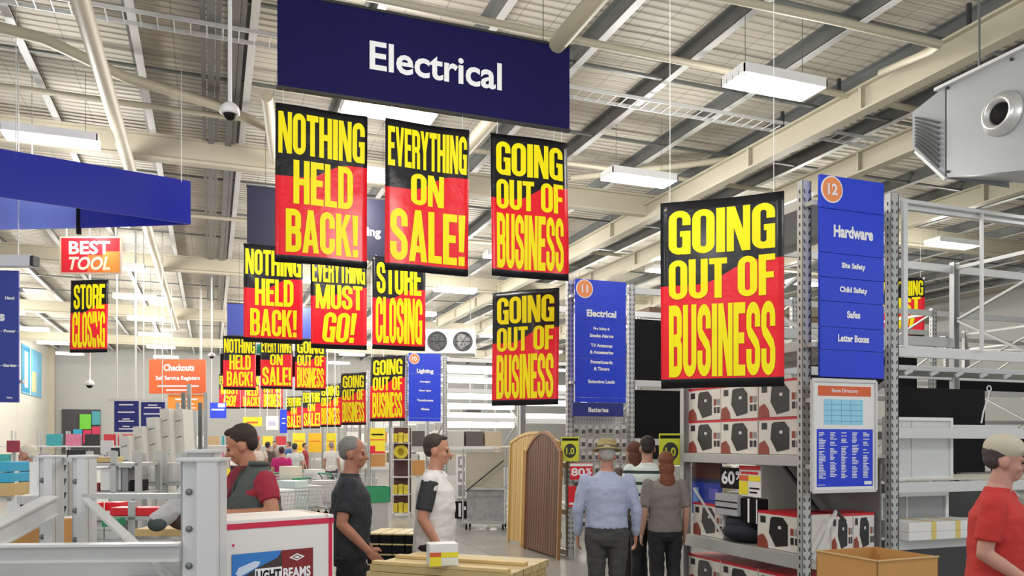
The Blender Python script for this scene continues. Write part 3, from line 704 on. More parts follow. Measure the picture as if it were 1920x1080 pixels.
# small signs on the middle shelf
def small_sign(name, label, c, wd, ht, rz, bg, items, cat='sign', th=.012):
    t = thing(name, label, cat, (c[0], c[1], c[2]), rz); MB().bbox((0, 0, ht/2), (wd, th, ht), .003).build('panel', bg, t)
    m = MB(); mats = []
    for it in items:
        if it[5] not in mats: mats.append(it[5])
    for k, (kind, x0, z0, x1, z1, mt, *r) in enumerate(items):
        y = -th/2-.0015-.0006*k; mi = mats.index(mt); X0, X1, Z0, Z1 = (x0-.5)*wd, (x1-.5)*wd, z0*ht, z1*ht
        if kind == 'r': m.add([(X0, y, Z0), (X1, y, Z0), (X1, y, Z1), (X0, y, Z1)], [(0, 1, 2, 3)], mi)
        elif kind == 'o': m.add([((X0+X1)/2+(X1-X0)/2*math.cos(2*PI*i/24), y, (Z0+Z1)/2+(Z1-Z0)/2*math.sin(2*PI*i/24)) for i in range(24)], [tuple(range(24))], mi)
        elif kind == 't': put(m, font_tris(r[0], .03), X0, X1, Z0, Z1, y, mi)
        elif kind == 'i': put(m, font_tris(r[0], .03, .25), X0, X1, Z0, Z1, y, mi)
        elif kind == 'h': put(m, heavy_tris(r[0]), X0, X1, Z0, Z1, y, mi)
    if items: m.build('print', mats, t, False)
    return t
BLUEP = mat('deep_blue_print', (.015, .04, .38), .3, 0, .6, 6); YEL2 = mat('yellow_card', (.85, .72, .03), .5); LIME = mat('lime_card', (.66, .72, .04), .5)
small_sign('display_screen', 'blue picture screen with a dark red header on the middle shelf', (5.12, 7.5, .9), .56, .60, -PI/2, BLUEP,
    [('r', 0, .68, 1, 1, mat('dark_maroon', (.10, .02, .01), .5)), ('r', 0, .6, 1, .68, mat('navy_print', (.01, .012, .08), .5)), ('r', .05, .2, .25, .5, mat('light_blue_print', (.2, .4, .9), .4)), ('r', .6, .3, .9, .5, mat('violet_print', (.12, .12, .6), .4))], 'screen')
small_sign('discount_card', '60% discount card on the shelf above the speaker cartons', (5.08, 6.98, 1.22), .40, .22, -PI/2, BLACK, [('t', .05, .2, .62, .85, WTEXT, '60'), ('t', .66, .45, .95, .85, WTEXT, '%')])
small_sign('grey_device', 'grey slatted box below the 60% card', (5.10, 6.98, .95), .38, .22, -PI/2, mat('silver_plastic', (.45, .46, .5), .4), [('r', 0, .3, 1, .38, BLACK), ('r', 0, .6, 1, .66, BLACK)], 'box', .2)
small_sign('price_card', 'red and yellow price card standing on the middle shelf', (5.06, 6.66, 1.16), .34, .31, -PI/2, WHITE, [('r', 0, .86, 1, 1, RED), ('r', 0, .5, .45, .68, ORANGE), ('r', .45, .5, 1, .68, YEL2), ('r', 0, .05, .42, .48, YEL2), ('r', .1, .72, .9, .8, RED), ('r', .5, .25, .95, .3, BLACK), ('r', .5, .12, .85, .17, BLACK)])
small_sign('glass_jar', 'black and silver packaged item below the price card', (5.10, 6.66, .9), .3, .24, -PI/2, BLACK, [('r', .45, 0, .55, 1, WTEXT), ('r', .9, 0, .96, 1, WTEXT)], 'box', .12)
# lime tags on the uprights
def ltag(c, rz, label): small_sign('shelf_tag', label, c, .26, .36, rz, LIME, [('r', .05, .84, .95, .94, BLACK), ('o', .16, .14, .84, .72, DARK), ('t', .27, .28, .73, .56, LIME, '1.0')]); MB().bar((0, .012, .2), (.24, .03, .2), .012, .03).build('clip', STEEL, [o for o in bpy.data.objects if o.name.startswith('shelf_tag')][-1])
c = at(1069, 865, 11.72); ltag((c.x, c.y, c.z), -.35, 'lime green tag on the left of the pegboard beside the brown gate')
c = at(1257, 872, 9.1); ltag((c.x, c.y, c.z), -.35, 'lime green tag fixed left of the speaker carton shelves')
c = at(1090, 899, 11.66); q = small_sign('discount_card', 'red 80% discount sign under the lime tag by the pegboard', (c.x, c.y, c.z), .33, .24, -.3, RED, [('r', 0, .8, 1, .97, WTEXT), ('t', .04, .2, .66, .7, WTEXT, '80'), ('t', .7, .3, .96, .7, WTEXT, '%')]); MB().bar((-.1, .01, .12), (-.1, .32, .12), .02, .02).build('clip', STEEL, q)
c = at(1073, 950, 11.68); q = small_sign('price_card', 'narrow red price card below the 80% sign', (c.x, c.y, c.z), .12, .3, -.3, RED, [('r', .1, .1, .9, .2, WTEXT)]); MB().bar((0, .01, .15), (.0, .32, .15), .02, .02).build('clip', STEEL, q)
# ------------------------------------------------------------------ store directory
p0 = onY(1522, 922, 5.68); p1 = onY(1640, 716, 5.68); DW = p1.x-p0.x; DH = p1.z-p0.z
t = thing('store_directory', 'white framed Store Directory board under aisle sign 12', 'notice board', (p0.x, 5.69, p0.z))
MB().bbox((DW/2, 0, DH/2), (DW, .03, DH), .006).build('board', WHITE, t)
m = MB(); m.bar((0, -.02, 0), (0, -.02, DH), .02, .03); m.bar((DW, -.02, 0), (DW, -.02, DH), .02, .03); m.bar((0, -.02, 0), (DW, -.02, 0), .02, .03); m.bar((0, -.02, DH), (DW, -.02, DH), .02, .03); m.build('frame', STEELW, t)
m = MB()
def rr(x0, z0, x1, z1, mi, y): m.add([(DW*x0, y, DH*z0), (DW*x1, y, DH*z0), (DW*x1, y, DH*z1), (DW*x0, y, DH*z1)], [(0, 1, 2, 3)], mi)
rr(.07, .04, .96, .56, 0, -.0165); rr(.09, .86, .93, .95, 1, -.0165); rr(.18, .60, .80, .83, 2, -.0165)
text(m, 'Store Directory', DW*.51, DH*.882, DH*.045, -.018, 3, .02, DW*.7)
r3 = random.Random(3)
for i in range(5):
    z = .53
    while z > .12:
        l = r3.uniform(.05, .11) if r3.random() > .12 else 0
        if l: rr(.10+i*.175, z-.007, .10+i*.175+l, z, 3, -.018)
        z -= .014
for i in range(4): rr(.19, .63+i*.05, .79, .635+i*.05, 4, -.018)
for i in range(3): rr(.3+i*.15, .6, .305+i*.15, .83, 4, -.018)
rr(.82, .055, .94, .085, 3, -.018); rr(.08, .055, .2, .06, 3, -.018)
m.build('print', [ROYAL, ORANGE, mat('map_blue', (.30, .66, .85), .5), WTEXT, mat('map_line', (.15, .4, .7), .5)], t, False)
for z in (.2, .8): MB().box(.02, .015, DH*z, DW-.02, .10, DH*z+.04).build('bracket', STEEL, t)
# ------------------------------------------------------------------ pegboard bay under sign 11
t = thing('pegboard', 'pale pegboard bay full of hanging packets below the Batteries strip', 'pegboard', (5.06, 10.95, .2))
m = MB(); m.box(0, 0, 0, .93, .02, 1.95, 0)
for i in range(18):
    for j in range(36): m.add([(.03+i*.051, -.001, .04+j*.053), (.04+i*.051, -.001, .04+j*.053), (.04+i*.051, -.001, .05+j*.053), (.03+i*.051, -.001, .05+j*.053)], [(0, 1, 2, 3)], 1)
m.build('board', [mat('pegboard_white', (.62, .61, .56), .6), DARK], t, False)
hk = MB()
pk = thing('hanging_packet', 'small blister packet hanging in rows on the pegboard', 'packet', (0, 0, 0), 0, 'packets on the pegboard')
m = MB(); m.prism([(-.035, 0), (.035, 0), (.035, .12), (.02, .14), (-.02, .14), (-.035, .12)], -.003, 0, 'y', 0); m.build('card', mat('packet_card', (.70, .70, .68), .4, 0, .3, 9), pk)
MB().bbox((0, -.012, .05), (.05, .02, .06), .006).build('blister', mat('grey_blister', (.10, .10, .11), .25), pk)
used = False; pkb = None
for j in range(8):
    for i in range(8):
        loc = (5.12+i*.115, 10.90-.03, 1.83-j*.2); pk_ = pk if not used else dup(pk, loc); used = True; pk_.location = loc
        hk.tube([(loc[0]-5.06, -.005, loc[2]+.13-.2), (loc[0]-5.06, -.1, loc[2]+.135-.2)], .003, 5)
        if rnd.random() < .3: pk_.location.z -= .015
hk.build('hooks', STEELW, t)
# ------------------------------------------------------------------ arched fence gates leaning on the end of rack 11
def gate(label, X, y0, y1, h, mt, mt2, arch, lean=.03, th=.02):
    t = thing('garden_gate', label, 'gate', (X, y0, 0)); t.rotation_euler = (0, lean, 0); L_ = y1-y0; n = int(L_/.095); w_ = L_/n
    def top(y): u = y/L_; return h-arch*(2*u-1)**2 if arch else h
    m = MB()
    for i in range(n):
        a = i*w_+.004; b = (i+1)*w_-.004; m.prism([(a, .03), (b, .03), (b, top(b)), ((a+b)/2, top((a+b)/2)+.004), (a, top(a))], -th/2, th/2, 'x', 0)
    m.build('pickets', mt, t)
    for z in (.35, 1.25): MB().bbox((.035, L_/2, z), (.04, L_-.05, .09), .005).build('rail', mt2, t)
    pts = [(-.005, L_*i/14, top(L_*i/14)) for i in range(15)]
    m = MB()
    for a, b in zip(pts[:-1], pts[1:]): m.bar(a, b, .045, .035, up=(1, 0, 0))
    m.bar((-.005, 0, 0), (-.005, 0, top(0)), .05, .04); m.bar((-.005, L_, 0), (-.005, L_, top(L_)), .05, .04)
    m.build('surround', mt2, t); return t
PINE = plank_mat('pine_pickets', (.42, .25, .075), (.66, .44, .16), .095, 1); PINE2 = mat('pine_frame', (.60, .42, .16), .5, 0, .15, 10)
MERB = plank_mat('dark_hardwood_pickets', (.075, .025, .012), (.16, .06, .025), .095, 1); MERB2 = mat('hardwood_frame', (.30, .15, .06), .5, 0, .15, 10)
gate('tall honey coloured arched timber gate leaning on the end of the racking', 4.83, 10.95, 12.98, 1.86, PINE, PINE2, .16)
gate('dark brown round-topped timber gate leaning in front of the honey coloured one', 4.72, 10.62, 11.95, 1.86, MERB, MERB2, .30)
gate('narrow honey coloured timber gate edge standing between the two others', 4.77, 11.9, 12.2, 1.6, PINE, PINE2, .0)
# stock and sheets in the deeper racks seen through the empty racking on the right
R13 = rack('farther grey racking with dark stock seen through the empty racking', 9.0, 15.8, [0, 3.1, 6.2, 9.3, 12.4], 2.0, 4.6, [4.5, 3.3, 2.3, 1.3, .4], beam=STEEL, braces=True)
for i, (x0, z0, z1) in enumerate(((11.2, 2.67, 3.25), (14.3, 2.67, 3.1))): sheet('backing_sheet', ['left','right'][i]+' dark sheet on the farther racking seen through the empty bays', x0-1.9, x0+.9, 11.1, z0, z1, BLACK)
sheet('backing_sheet', 'tall dark sheet low on the farther racking behind the empty bays', 9.3, 12.1, 16.1, 1.32, 2.2, BLACK)
sheet('backing_sheet', 'grey sheet on the farther racking behind the empty bays', 12.4, 15.0, 16.1, 2.32, 3.0, mat('mid_grey_sheet', (.20, .21, .22), .5))
sheet('brown_board_stack', 'brown boards lying on top of the farther racking, upper right', 9.5, 14.5, 16.8, 4.61, 4.85, mat('brown_boards', (.12, .07, .045), .7, 0, .3, 10), th=1.2, cat='board stack')
# ------------------------------------------------------------------ lights rack, coolers and other fittings
for i, (z, x0) in enumerate(((3.72, 6.1), (3.45, 6.1), (3.0, 6.1), (2.72, 6.1), (2.46, 6.1), (2.2, 6.1), (3.3, 8.4), (2.85, 8.4), (2.46, 8.4))):
    t = thing('batten_light', 'lit white batten light on display in the bright lighting rack', 'light', (x0, 21.5, z), 0, 'lit batten lights')
    MB().bbox((1.05, .06, .02), (2.0, .2, .06), .005).build('body', WHITEM, t); MB().tube([(.08, -.06, .0), (2.02, -.06, .0)], .085, 10).build('tube', mat('display_tube', (1, .98, .93), .4, 0, 0, 1, 0, 2.6), t)
def cooler(label, loc, rz, L_=1.6, D_=1.0, H_=.8):
    t = thing('cooling_unit', label, 'cooling unit', loc, rz)
    MB().bbox((0, 0, H_/2), (L_, D_, H_), .03).build('housing', STEEL, t)
    for s in (-.26, .26):
        m = MB(); m.T = Matrix.Translation((s*L_, -D_/2, H_*.5)) @ Matrix.Rotation(PI/2, 4, 'X'); m.lathe([(.30, 0), (.30, .05), (.25, .05), (.24, -.02), (.02, -.02)], n=24); m.build('fan_ring', DARK, t)
        m = MB(); 
        for k in range(6):
            a = k*PI/3; m.bar((s*L_, -D_/2-.01, H_*.5), (s*L_+.22*math.cos(a), -D_/2-.02, H_*.5+.22*math.sin(a)), .05, .008)
        m.build('fan_blades', DARK, t)
    for sx in (-.4, .4): MB().tube([(sx*L_, 0, H_), (sx*L_, 0, ROOF-.004-loc[2])], .01, 6).build('hanger', GALV, t)
    return t
c = at(846, 666, 25); cooler('grey twin-fan cooling unit hanging above the far lighting racks', (c.x, c.y, c.z), -.35, 1.5, 1.0, .75)
# big air handling duct unit at the upper right
A = at(1775, 161, 8.0); t = thing('air_duct_unit', 'large pale grey metal air duct unit with a round nozzle, upper right', 'air unit', (A.x, A.y, 4.1))
DUCT = mat('duct_sheet_metal', (.40, .42, .44), .35, .2, .06, 2); A2 = A.copy()
zt = A.z-4.1; zb0 = onX(1777, 332, A.x).z-4.1
m = MB(); ye = -2.2
vs = [(0, 0, zb0), (1.7, 0, zb0+.1), (1.7, 0, zt), (0, 0, zt), (0, ye, -.25), (1.7, ye, -.15), (1.7, ye, zt), (0, ye, zt)]
m.add(vs, [(0,1,2,3),(4,7,6,5),(0,3,7,4),(1,5,6,2),(3,2,6,7),(0,4,5,1)]); m.build('housing', DUCT, t)
m = MB(); vs = [(0, .02, zb0), (0, .02, zt), (-.04, .38, zt-.12), (-.04, .38, zb0+.42), (.9, .02, zb0), (.9, .02, zt), (.86, .38, zt-.12), (.86, .38, zb0+.42)]
m.add(vs, [(0,1,2,3),(4,7,6,5),(0,4,5,1),(1,5,6,2),(2,6,7,3),(3,7,4,0)]); m.build('outlet_hood', DUCT, t)
m = MB()
for i in range(9):
    f_ = i/9+.04; m.bar((-.035, .06+.0, zb0+.1+f_*.5), (-.055, .33, zb0+.42+f_*.32), .012, .02)
m.build('grille', DARK, t)
m = MB(); m.bar((-.01, .0, zb0-.02), (-.01, .36, zb0+.38), .04, .03, 0); m.build('hood_flange', STEELW, t)
nz = onX(1882, 214, A.x)-Vector(t.location); m = MB(); m.T = Matrix.Translation((-.005, nz.y, nz.z)) @ Matrix.Rotation(-PI/2, 4, 'Y'); m.lathe([(.20, 0), (.20, .03), (.165, .05), (.15, .10), (.12, .09), (.09, .02)], n=32); m.build('nozzle', mat('bright_steel', (.62, .63, .62), .25, .5), t)
m = MB(); m.T = Matrix.Translation((-.01, nz.y, nz.z)) @ Matrix.Rotation(-PI/2, 4, 'Y'); m.lathe([(.0, .055), (.09, .055), (.10, .03)], n=24); m.build('nozzle_opening', BLACK, t)
m = MB(); 
for y, z in ((-.02, zt-.03), (-.02, zb0+.05), (-.7, zt-.05), (-1.4, zt-.05)): m.tube([(-.004, y, z), (-.02, y, z)], .015, 8)
m.build('rivets', DARK, t)
for x in (.2, 1.5):
    for y in (-.2, -1.9): MB().tube([(x, y, zt), (x, y, ROOF-4.1)], .012, 6).build('hanger', GALV, t)
m = MB(); m.box(-.06, -2.2, zt-.02, .1, .1, zt+.01); m.build('top_flange', STEELW, t)
# domed security cameras on drop poles
def dome(label, px, py, D, top=ROOF):
    c = at(px, py, D); t = thing('security_camera', label, 'security camera', c, 0)
    MB().tube([(0, 0, .1), (0, 0, top-c.z-.02)], .022, 10).build('drop_pole', WHITEM, t)
    MB().lathe([(.022, .12), (.06, .1), (.095, .06), (.10, 0), (.08, -.01)], n=20).build('camera_housing', WHITEM, t)
    MB().ell((0, 0, 0), (.07, .07, .07), 16, 10).build('dome', BLACK, t)
dome('white dome security camera on a pole left of the Electrical banner', 431, 213, 8.4)
dome('dome security camera on a long pole below the STORE CLOSING poster', 168, 722, 17.9)
dome('small dome security camera on a pole left of the small hanging posters', 397, 668, 24)
# orange checkout boards
p0, p1 = at(280, 735, 26), at(386, 674, 26)
def hsign(name, label, px0, py0, px1, py1, D, bg, items, rz=-YAW, cat='hanging sign', hang=True, th=.05):
    a, b = at(px0, py1, D), at(px1, py0, D); wd = (px1-px0)/FPX*D; c = (a+b)/2; z = at(0, py1, D).z; ht = (py1-py0)/FPX*D
    t = small_sign(name, label, (c.x, c.y, z), wd, ht, rz, bg, items, cat, th)
    if hang:
        for s in (-.4, .4): MB().tube([(s*wd, 0, ht), (s*wd, 0, ROOF-.02-z)], .012, 6).build('suspension_rod', STEELW, t)
    return t
hsign('checkout_sign', 'large orange Checkouts sign hanging over the registers', 280, 674, 386, 738, 26, ORANGE, [('t', .26, .66, .8, .86, WTEXT, 'Checkouts'), ('t', .12, .36, .9, .52, WTEXT, 'Self Service Registers'), ('r', .15, .2, .88, .24, WTEXT), ('r', .3, .08, .75, .12, WTEXT)])
hsign('checkout_sign', 'amber lower sign hanging below the orange Checkouts sign', 315, 740, 385, 769, 26.1, ORANGE2, [('r', .2, .65, .8, .75, WTEXT), ('r', .3, .35, .7, .43, WTEXT), ('r', .25, .1, .75, .18, WTEXT)])
hsign('square_sign', 'red to orange BEST TOOL sign above the left STORE CLOSING poster', 113, 444, 229, 514, 15.5, mat('peach_sign_frame', (.75, .55, .42), .5),  # frame is one even peach colour
      [('r', .03, .04, .97, .96, RED), ('r', .45, .04, .97, .5, mat('orange_red', (.85, .16, .03), .5)), ('r', .7, .04, .97, .6, ORANGE2), ('t', .15, .52, .82, .88, mat('peach_text', (.9, .72, .55), .5), 'BEST'), ('i', .15, .10, .82, .46, mat('peach_text', (.9, .72, .55), .5), 'TOOL')])
bars = [('r', .2, .86, .8, .90, WTEXT), ('r', .15, .62, .85, .66, WTEXT), ('r', .35, .40, .65, .44, WTEXT), ('r', .18, .33, .82, .37, WTEXT), ('r', .35, .16, .65, .2, WTEXT), ('r', .2, .08, .8, .12, WTEXT)]
NB = mat('navy_board', (.018, .025, .20), .5)
hsign('directory_panel', 'left small navy sign panel with white lines of text near the checkouts', 215, 752, 260, 810, 20, NB, bars)
hsign('directory_panel', 'right small navy sign panel with two white lines near the checkouts', 265, 754, 309, 812, 20, NB, [('r', .3, .88, .7, .92, WTEXT), ('r', .15, .80, .85, .84, WTEXT), ('r', .12, .60, .85, .64, WTEXT)])
c0 = at(205, 750, 19.9); c1 = at(312, 750, 19.9); t = thing('sign_rail', 'thin grey rail from which the two navy panels hang', 'rail', c0); MB().bar((0, 0, 0), c1-c0, .05, .05).build('rail', STEELW, t)
MB().tube([(.6, -.2, 0), (.6, -.2, ROOF-c0.z)], .012, 6).build('rod', STEELW, t)
hsign('small_blue_sign', 'small blue and white sign hanging in the bright distance', 394, 755, 424, 784, 36, ROYAL, [('r', .1, .5, .9, .6, WTEXT), ('r', .5, .7, .95, .95, WTEXT)])
hsign('pointer_sign', 'yellow pointed sign hanging in the distance above the far shoppers', 456, 782, 491, 799, 30, YEL2, [('r', .2, .3, .8, .5, ORANGE)])
hsign('exit_sign', 'small green and white exit sign between the small hanging posters', 480, 640, 491, 668, 24.6, WTEXT, [('r', .2, .2, .8, .8, mat('exit_green', (.02, .45, .30), .5))])
hsign('small_blue_sign', 'narrow blue aisle sign edge left of the far slanted posters', 525, 768, 538, 812, 36.5, ROYAL, [('r', .3, .6, .8, .64, WTEXT), ('r', .3, .4, .8, .44, WTEXT)])
hsign('white_board_sign', 'white notice hanging beside the narrow blue sign in the distance', 499, 780, 522, 806, 34, WHITE, [('r', .2, .3, .8, .6, mat('pale_violet', (.5, .48, .7), .5))])
hsign('small_sign', 'yellow and red sign on the rack end between the two walking men', 694, 803, 722, 850, 21.6, YEL2, [('r', 0, 0, 1, .08, RED), ('r', 0, .08, .35, .3, RED), ('r', .1, .72, .9, .78, BLACK), ('r', 0, .52, 1, .56, RED)])
for i, (a, b) in enumerate(((549, 572), (579, 603), (612, 630))): hsign('small_sign', ['yellow', 'amber', 'orange and yellow'][i]+' sign on a far rack end below the slanted posters', a, 812, b, 848, 34-i*3, [YEL2, mat('amber_card', (.85, .5, .02), .5), YEL2][i], [('r', .1, .55, .9, .6, ORANGE), ('r', .1, .1, .9, .4, mat('amber_card', (.85, .5, .02), .5))])
# back wall display and left wall picture
p0, p1 = onY(116, 832, YB-.12), onY(188, 768, YB-.12)
t = thing('wall_display', 'colourful product display wall of dark, green, blue and red blocks at the far left', 'display', (p0.x, YB-.1, p0.z)); W_, H_ = p1.x-p0.x, p1.z-p0.z
MB().box(0, 0, -p0.z, W_, .09, H_).build('backboard', mat('dark_display', (.05, .045, .05), .6, 0, .8, 30), t)
cm = [mat('green_block', (.15, .55, .03), .5), mat('cyan_block', (.02, .35, .55), .5), mat('red_block', (.55, .02, .08), .5), mat('teal_block', (.05, .30, .35), .5)]
for x0, z0, x1, z1, k in ((.46, .42, .76, .86, 0), (.30, .0, .53, .42, 1), (.55, 0, .76, .40, 2), (.78, .55, 1.0, .95, 3), (.78, .0, 1.0, .5, 2)):
    MB().bbox(((x0+x1)/2*W_, -.06, (z0+z1)/2*H_), ((x1-x0)*W_, .12, (z1-z0)*H_), .02).build('display_block', cm[k], t)
t = thing('wall_poster', 'blue and white picture banner high on the cream left wall', 'wall picture', (XL+.02, 42.6, 4.0))
MB().box(0, 0, 0, .02, 4.6, 2.3).build('panel', mat('sky_blue_print', (.16, .42, .60), .5, 0, .3, 1), t)
m = MB(); m.box(.02, 0, .1, .03, 1.7, 2.2, 0); m.box(.02, 2.2, .2, .03, 3.2, 1.2, 1); m.box(.02, 1.75, 0, .03, 1.9, 2.3, 2); m.box(.03, .5, .3, .035, 1.2, 2.0, 2); m.build('print', [mat('mid_blue_print', (.03, .25, .45), .5), mat('straw_print', (.6, .55, .3), .5), WTEXT], t)
# ------------------------------------------------------------------ stock on the racks
def box_obj(name, label, cat, loc, size, mt, rz=0, group=None, tape=None):
    t = thing(name, label, cat, loc, rz, group); MB().bbox((0, 0, size[2]/2), size, min(.008, size[2]*.05)).build('carton_body', mt, t)
    if tape: MB().box(-size[0]*.5-.001, -.03, size[2]*.75, size[0]*.5+.001, .03, size[2]+.001).build('tape', tape, t)
    return t
TAPE = mat('tape', (.66, .60, .48), .4)
protos = [box_obj('carton', 'x', 'carton', (0, 0, 0), (.5, .5, .42), c_, 0, None, TAPE) for c_ in (CARD, WHITE, mat('tan_carton', (.46, .38, .26), .7), mat('dark_carton', (.10, .09, .09), .6), mat('grey_carton', (.48, .48, .46), .6))]
pu = [False]*5
def put_carton(k, loc, label, group):
    if not pu[k]: pu[k] = True; o = protos[k]; o.location = loc; o['label'] = label; o['group'] = group; return o
    return dup(protos[k], loc, None, label, group)
kn = ['brown', 'white', 'tan', 'dark', 'grey']
for (X0, Y0, x1, nm) in ((4.95, 21.3, 3.3, 'lighting rack'), (4.9, 26.4, 4.1, 'far rack'), (4.9, 31.4, 4.1, 'far rack'), (4.9, 36.4, 4.1, 'far rack')):
    for z in ((.8, 1.6) if nm[0] == 'l' else (.9, 1.7, 2.6)):
        x = .3
        while x < x1-.3:
            k = rnd.choice((1, 1, 4, 2, 0, 3)); 
            if rnd.random() < .85 and abs(x-1.1) > .3: put_carton(k, (X0+x, Y0+.32, z), '%s carton among the stock on the %s' % (kn[k], 'shelves of the lighting rack' if nm[0] == 'l' else 'distant rack shelves'), '%s cartons on the %s' % (kn[k], nm))
            x += .56
for i, x in enumerate((1.5, 2.1, 2.7, 3.3)): put_carton((1, 4, 2, 1)[i], (5.0+x, 11.2, .905), '%s carton on the shelf behind the shoppers by the pegboard' % kn[(1, 4, 2, 1)[i]], 'cartons behind the shoppers')
# low rows of stock beyond the main aisle gap, behind the white-shirted man
for i in range(6):
    k = (1, 2, 4, 1, 2, 1)[i]; put_carton(k, (6.2+i*.55, 16.9, .75), '%s carton on the low shelf behind the man in white' % kn[k], 'cartons on the low shelf')
    k = (2, 1, 1, 4, 1, 2)[i]; put_carton(k, (6.25+i*.55, 16.9, 1.18), '%s carton stacked on the low shelf cartons behind the man in white' % kn[k], 'upper cartons on the low shelf')
t = thing('shelf_unit', 'long low grey shelf unit left of the timber gates', 'shelf', (5.9, 16.6, 0)); 
MB().bbox((1.7, .35, .72), (3.5, .7, .05)).build('shelf', STEELW, t); MB().bbox((1.7, .35, .3), (3.5, .7, .04)).build('shelf', STEELW, t)
for x in (.03, 1.7, 3.37):
    for y in (.05, .65): MB().box(x-.03, y-.03, 0, x+.03, y+.03, .72).build('leg', STEEL, t)
# display stand of yellow goods
p = gp(750, 18.2); t = thing('display_stand', 'narrow display stand of yellow goods between the two walking men', 'display stand', (p[0], p[1], 0), -YAW)
for sx in (-.2, .2):
    for y in (0, .4): MB().box(sx-.015, y-.015, 0, sx+.015, y+.015, 2.05).build('post', STEELW, t)
MB().box(-.2, .38, .1, .2, .4, 2.05).build('back_panel', mat('dark_plum_panel', (.09, .03, .03), .6), t)
for z in (.08, .5, .9, 1.3, 1.68): MB().box(-.2, 0, z, .2, .4, z+.02).build('shelf', STEELW, t)
for z, k in ((.10, 'yellow tubs on the bottom shelf'), (.52, 'tall yellow packs on the second shelf'), (1.32, 'round yellow coil on the fourth shelf'), (1.70, 'yellow pack on the top shelf')):
    q = Vector((p[0], p[1], 0))+Matrix.Rotation(-YAW, 3, 'Z') @ Vector((0, .15, z))
    u = thing('yellow_pack', k+' of the narrow display stand', 'pack', q, -YAW)
    m = MB()
    if '.32' in str(z) : m.T = Matrix.Translation((0, 0, .17)) @ Matrix.Rotation(PI/2, 4, 'X'); m.lathe([(.08, -.04), (.16, -.04), (.16, .04), (.08, .04), (.08, -.04)], n=20)
    else:
        for i in range(3): m.bbox((-.12+i*.12, 0, .11), (.10, .14, .2 if i != 1 else .24), .01)
    m.build('pack_body', mat('yellow_goods', (.75, .62, .05), .5, 0, .3, 9), u)
# roll cage with boards
p = gp(908, 15.6); t = thing('roll_cage', 'grey roll cage holding flat boards, left of the timber gates', 'roll cage', (p[0], p[1], 0), -.45)
m = MB()
for x in (-.42, .42):
    for y in (0, .6): m.tube([(x, y, .12), (x, y, 1.58)], .018, 8)
for z in (.15, .8, 1.56):
    m.bar((-.42, 0, z), (.42, 0, z), .025); m.bar((-.42, .6, z), (.42, .6, z), .025); m.bar((-.42, 0, z), (-.42, .6, z), .025); m.bar((.42, 0, z), (.42, .6, z), .025)
m.build('cage_frame', STEEL, t); MB().box(-.42, 0, .12, .42, .6, .15).build('base', STEEL, t); MB().bar((-.36, -.03, .75), (.38, -.03, 1.35), .025, .025).build('diagonal_bar', DARK, t)
for x in (-.36, .36):
    for y in (.06, .54): m = MB(); m.T = Matrix.Translation((x, y, .05)) @ Matrix.Rotation(PI/2, 4, 'Y'); m.lathe([(.05, -.015), (.05, .015)], n=14); m.bar((-.05, 0, 0), (-.09, 0, 0), .02); m.build('castor', BLACK, t)
q = Matrix.Rotation(-.45, 3, 'Z')
for i, (y, z0, hh, c_) in enumerate(((.1, .82, .7, (.50, .46, .36)), (.2, .155, .62, (.35, .36, .36)))):
    w_ = Vector((p[0], p[1], 0))+q @ Vector((0, y, z0+(.0 if i else -.0)))
    u = thing('flat_board', ['beige boards standing in the upper half of the roll cage', 'grey patterned boards in the lower half of the roll cage'][i], 'board', w_, -.45); MB().bbox((0, 0, hh/2), (.74, .05, hh)).build('board_panel', mat('board_%d' % i, c_, .6, 0, .5 if i else .1, 12), u)
hs = hsign('strip_sign', 'narrow vertical white strip sign standing beside the roll cage', 855, 852, 876, 935, 16.4, WHITE, [('r', .2, .70, .8, .95, GREY), ('r', .2, .38, .8, .63, GREY), ('r', .35, .44, .65, .57, WTEXT), ('r', .2, .06, .8, .31, GREY), ('r', .35, .76, .65, .9, WTEXT)], hang=False)
zz = hs.location.z; MB().box(-.1, .0, -zz, .1, .04, 0).build('post', STEEL, hs)
hsb = hsign('black_panel', 'small black and white panel low beside the roll cage', 853, 940, 876, 972, 16.2, BLACK, [('r', .3, .1, .5, .9, WTEXT), ('r', .6, .5, .9, .7, WTEXT)], hang=False); MB().box(-.1, .02, -hsb.location.z, .1, .05, 0).build('post', STEEL, hsb)
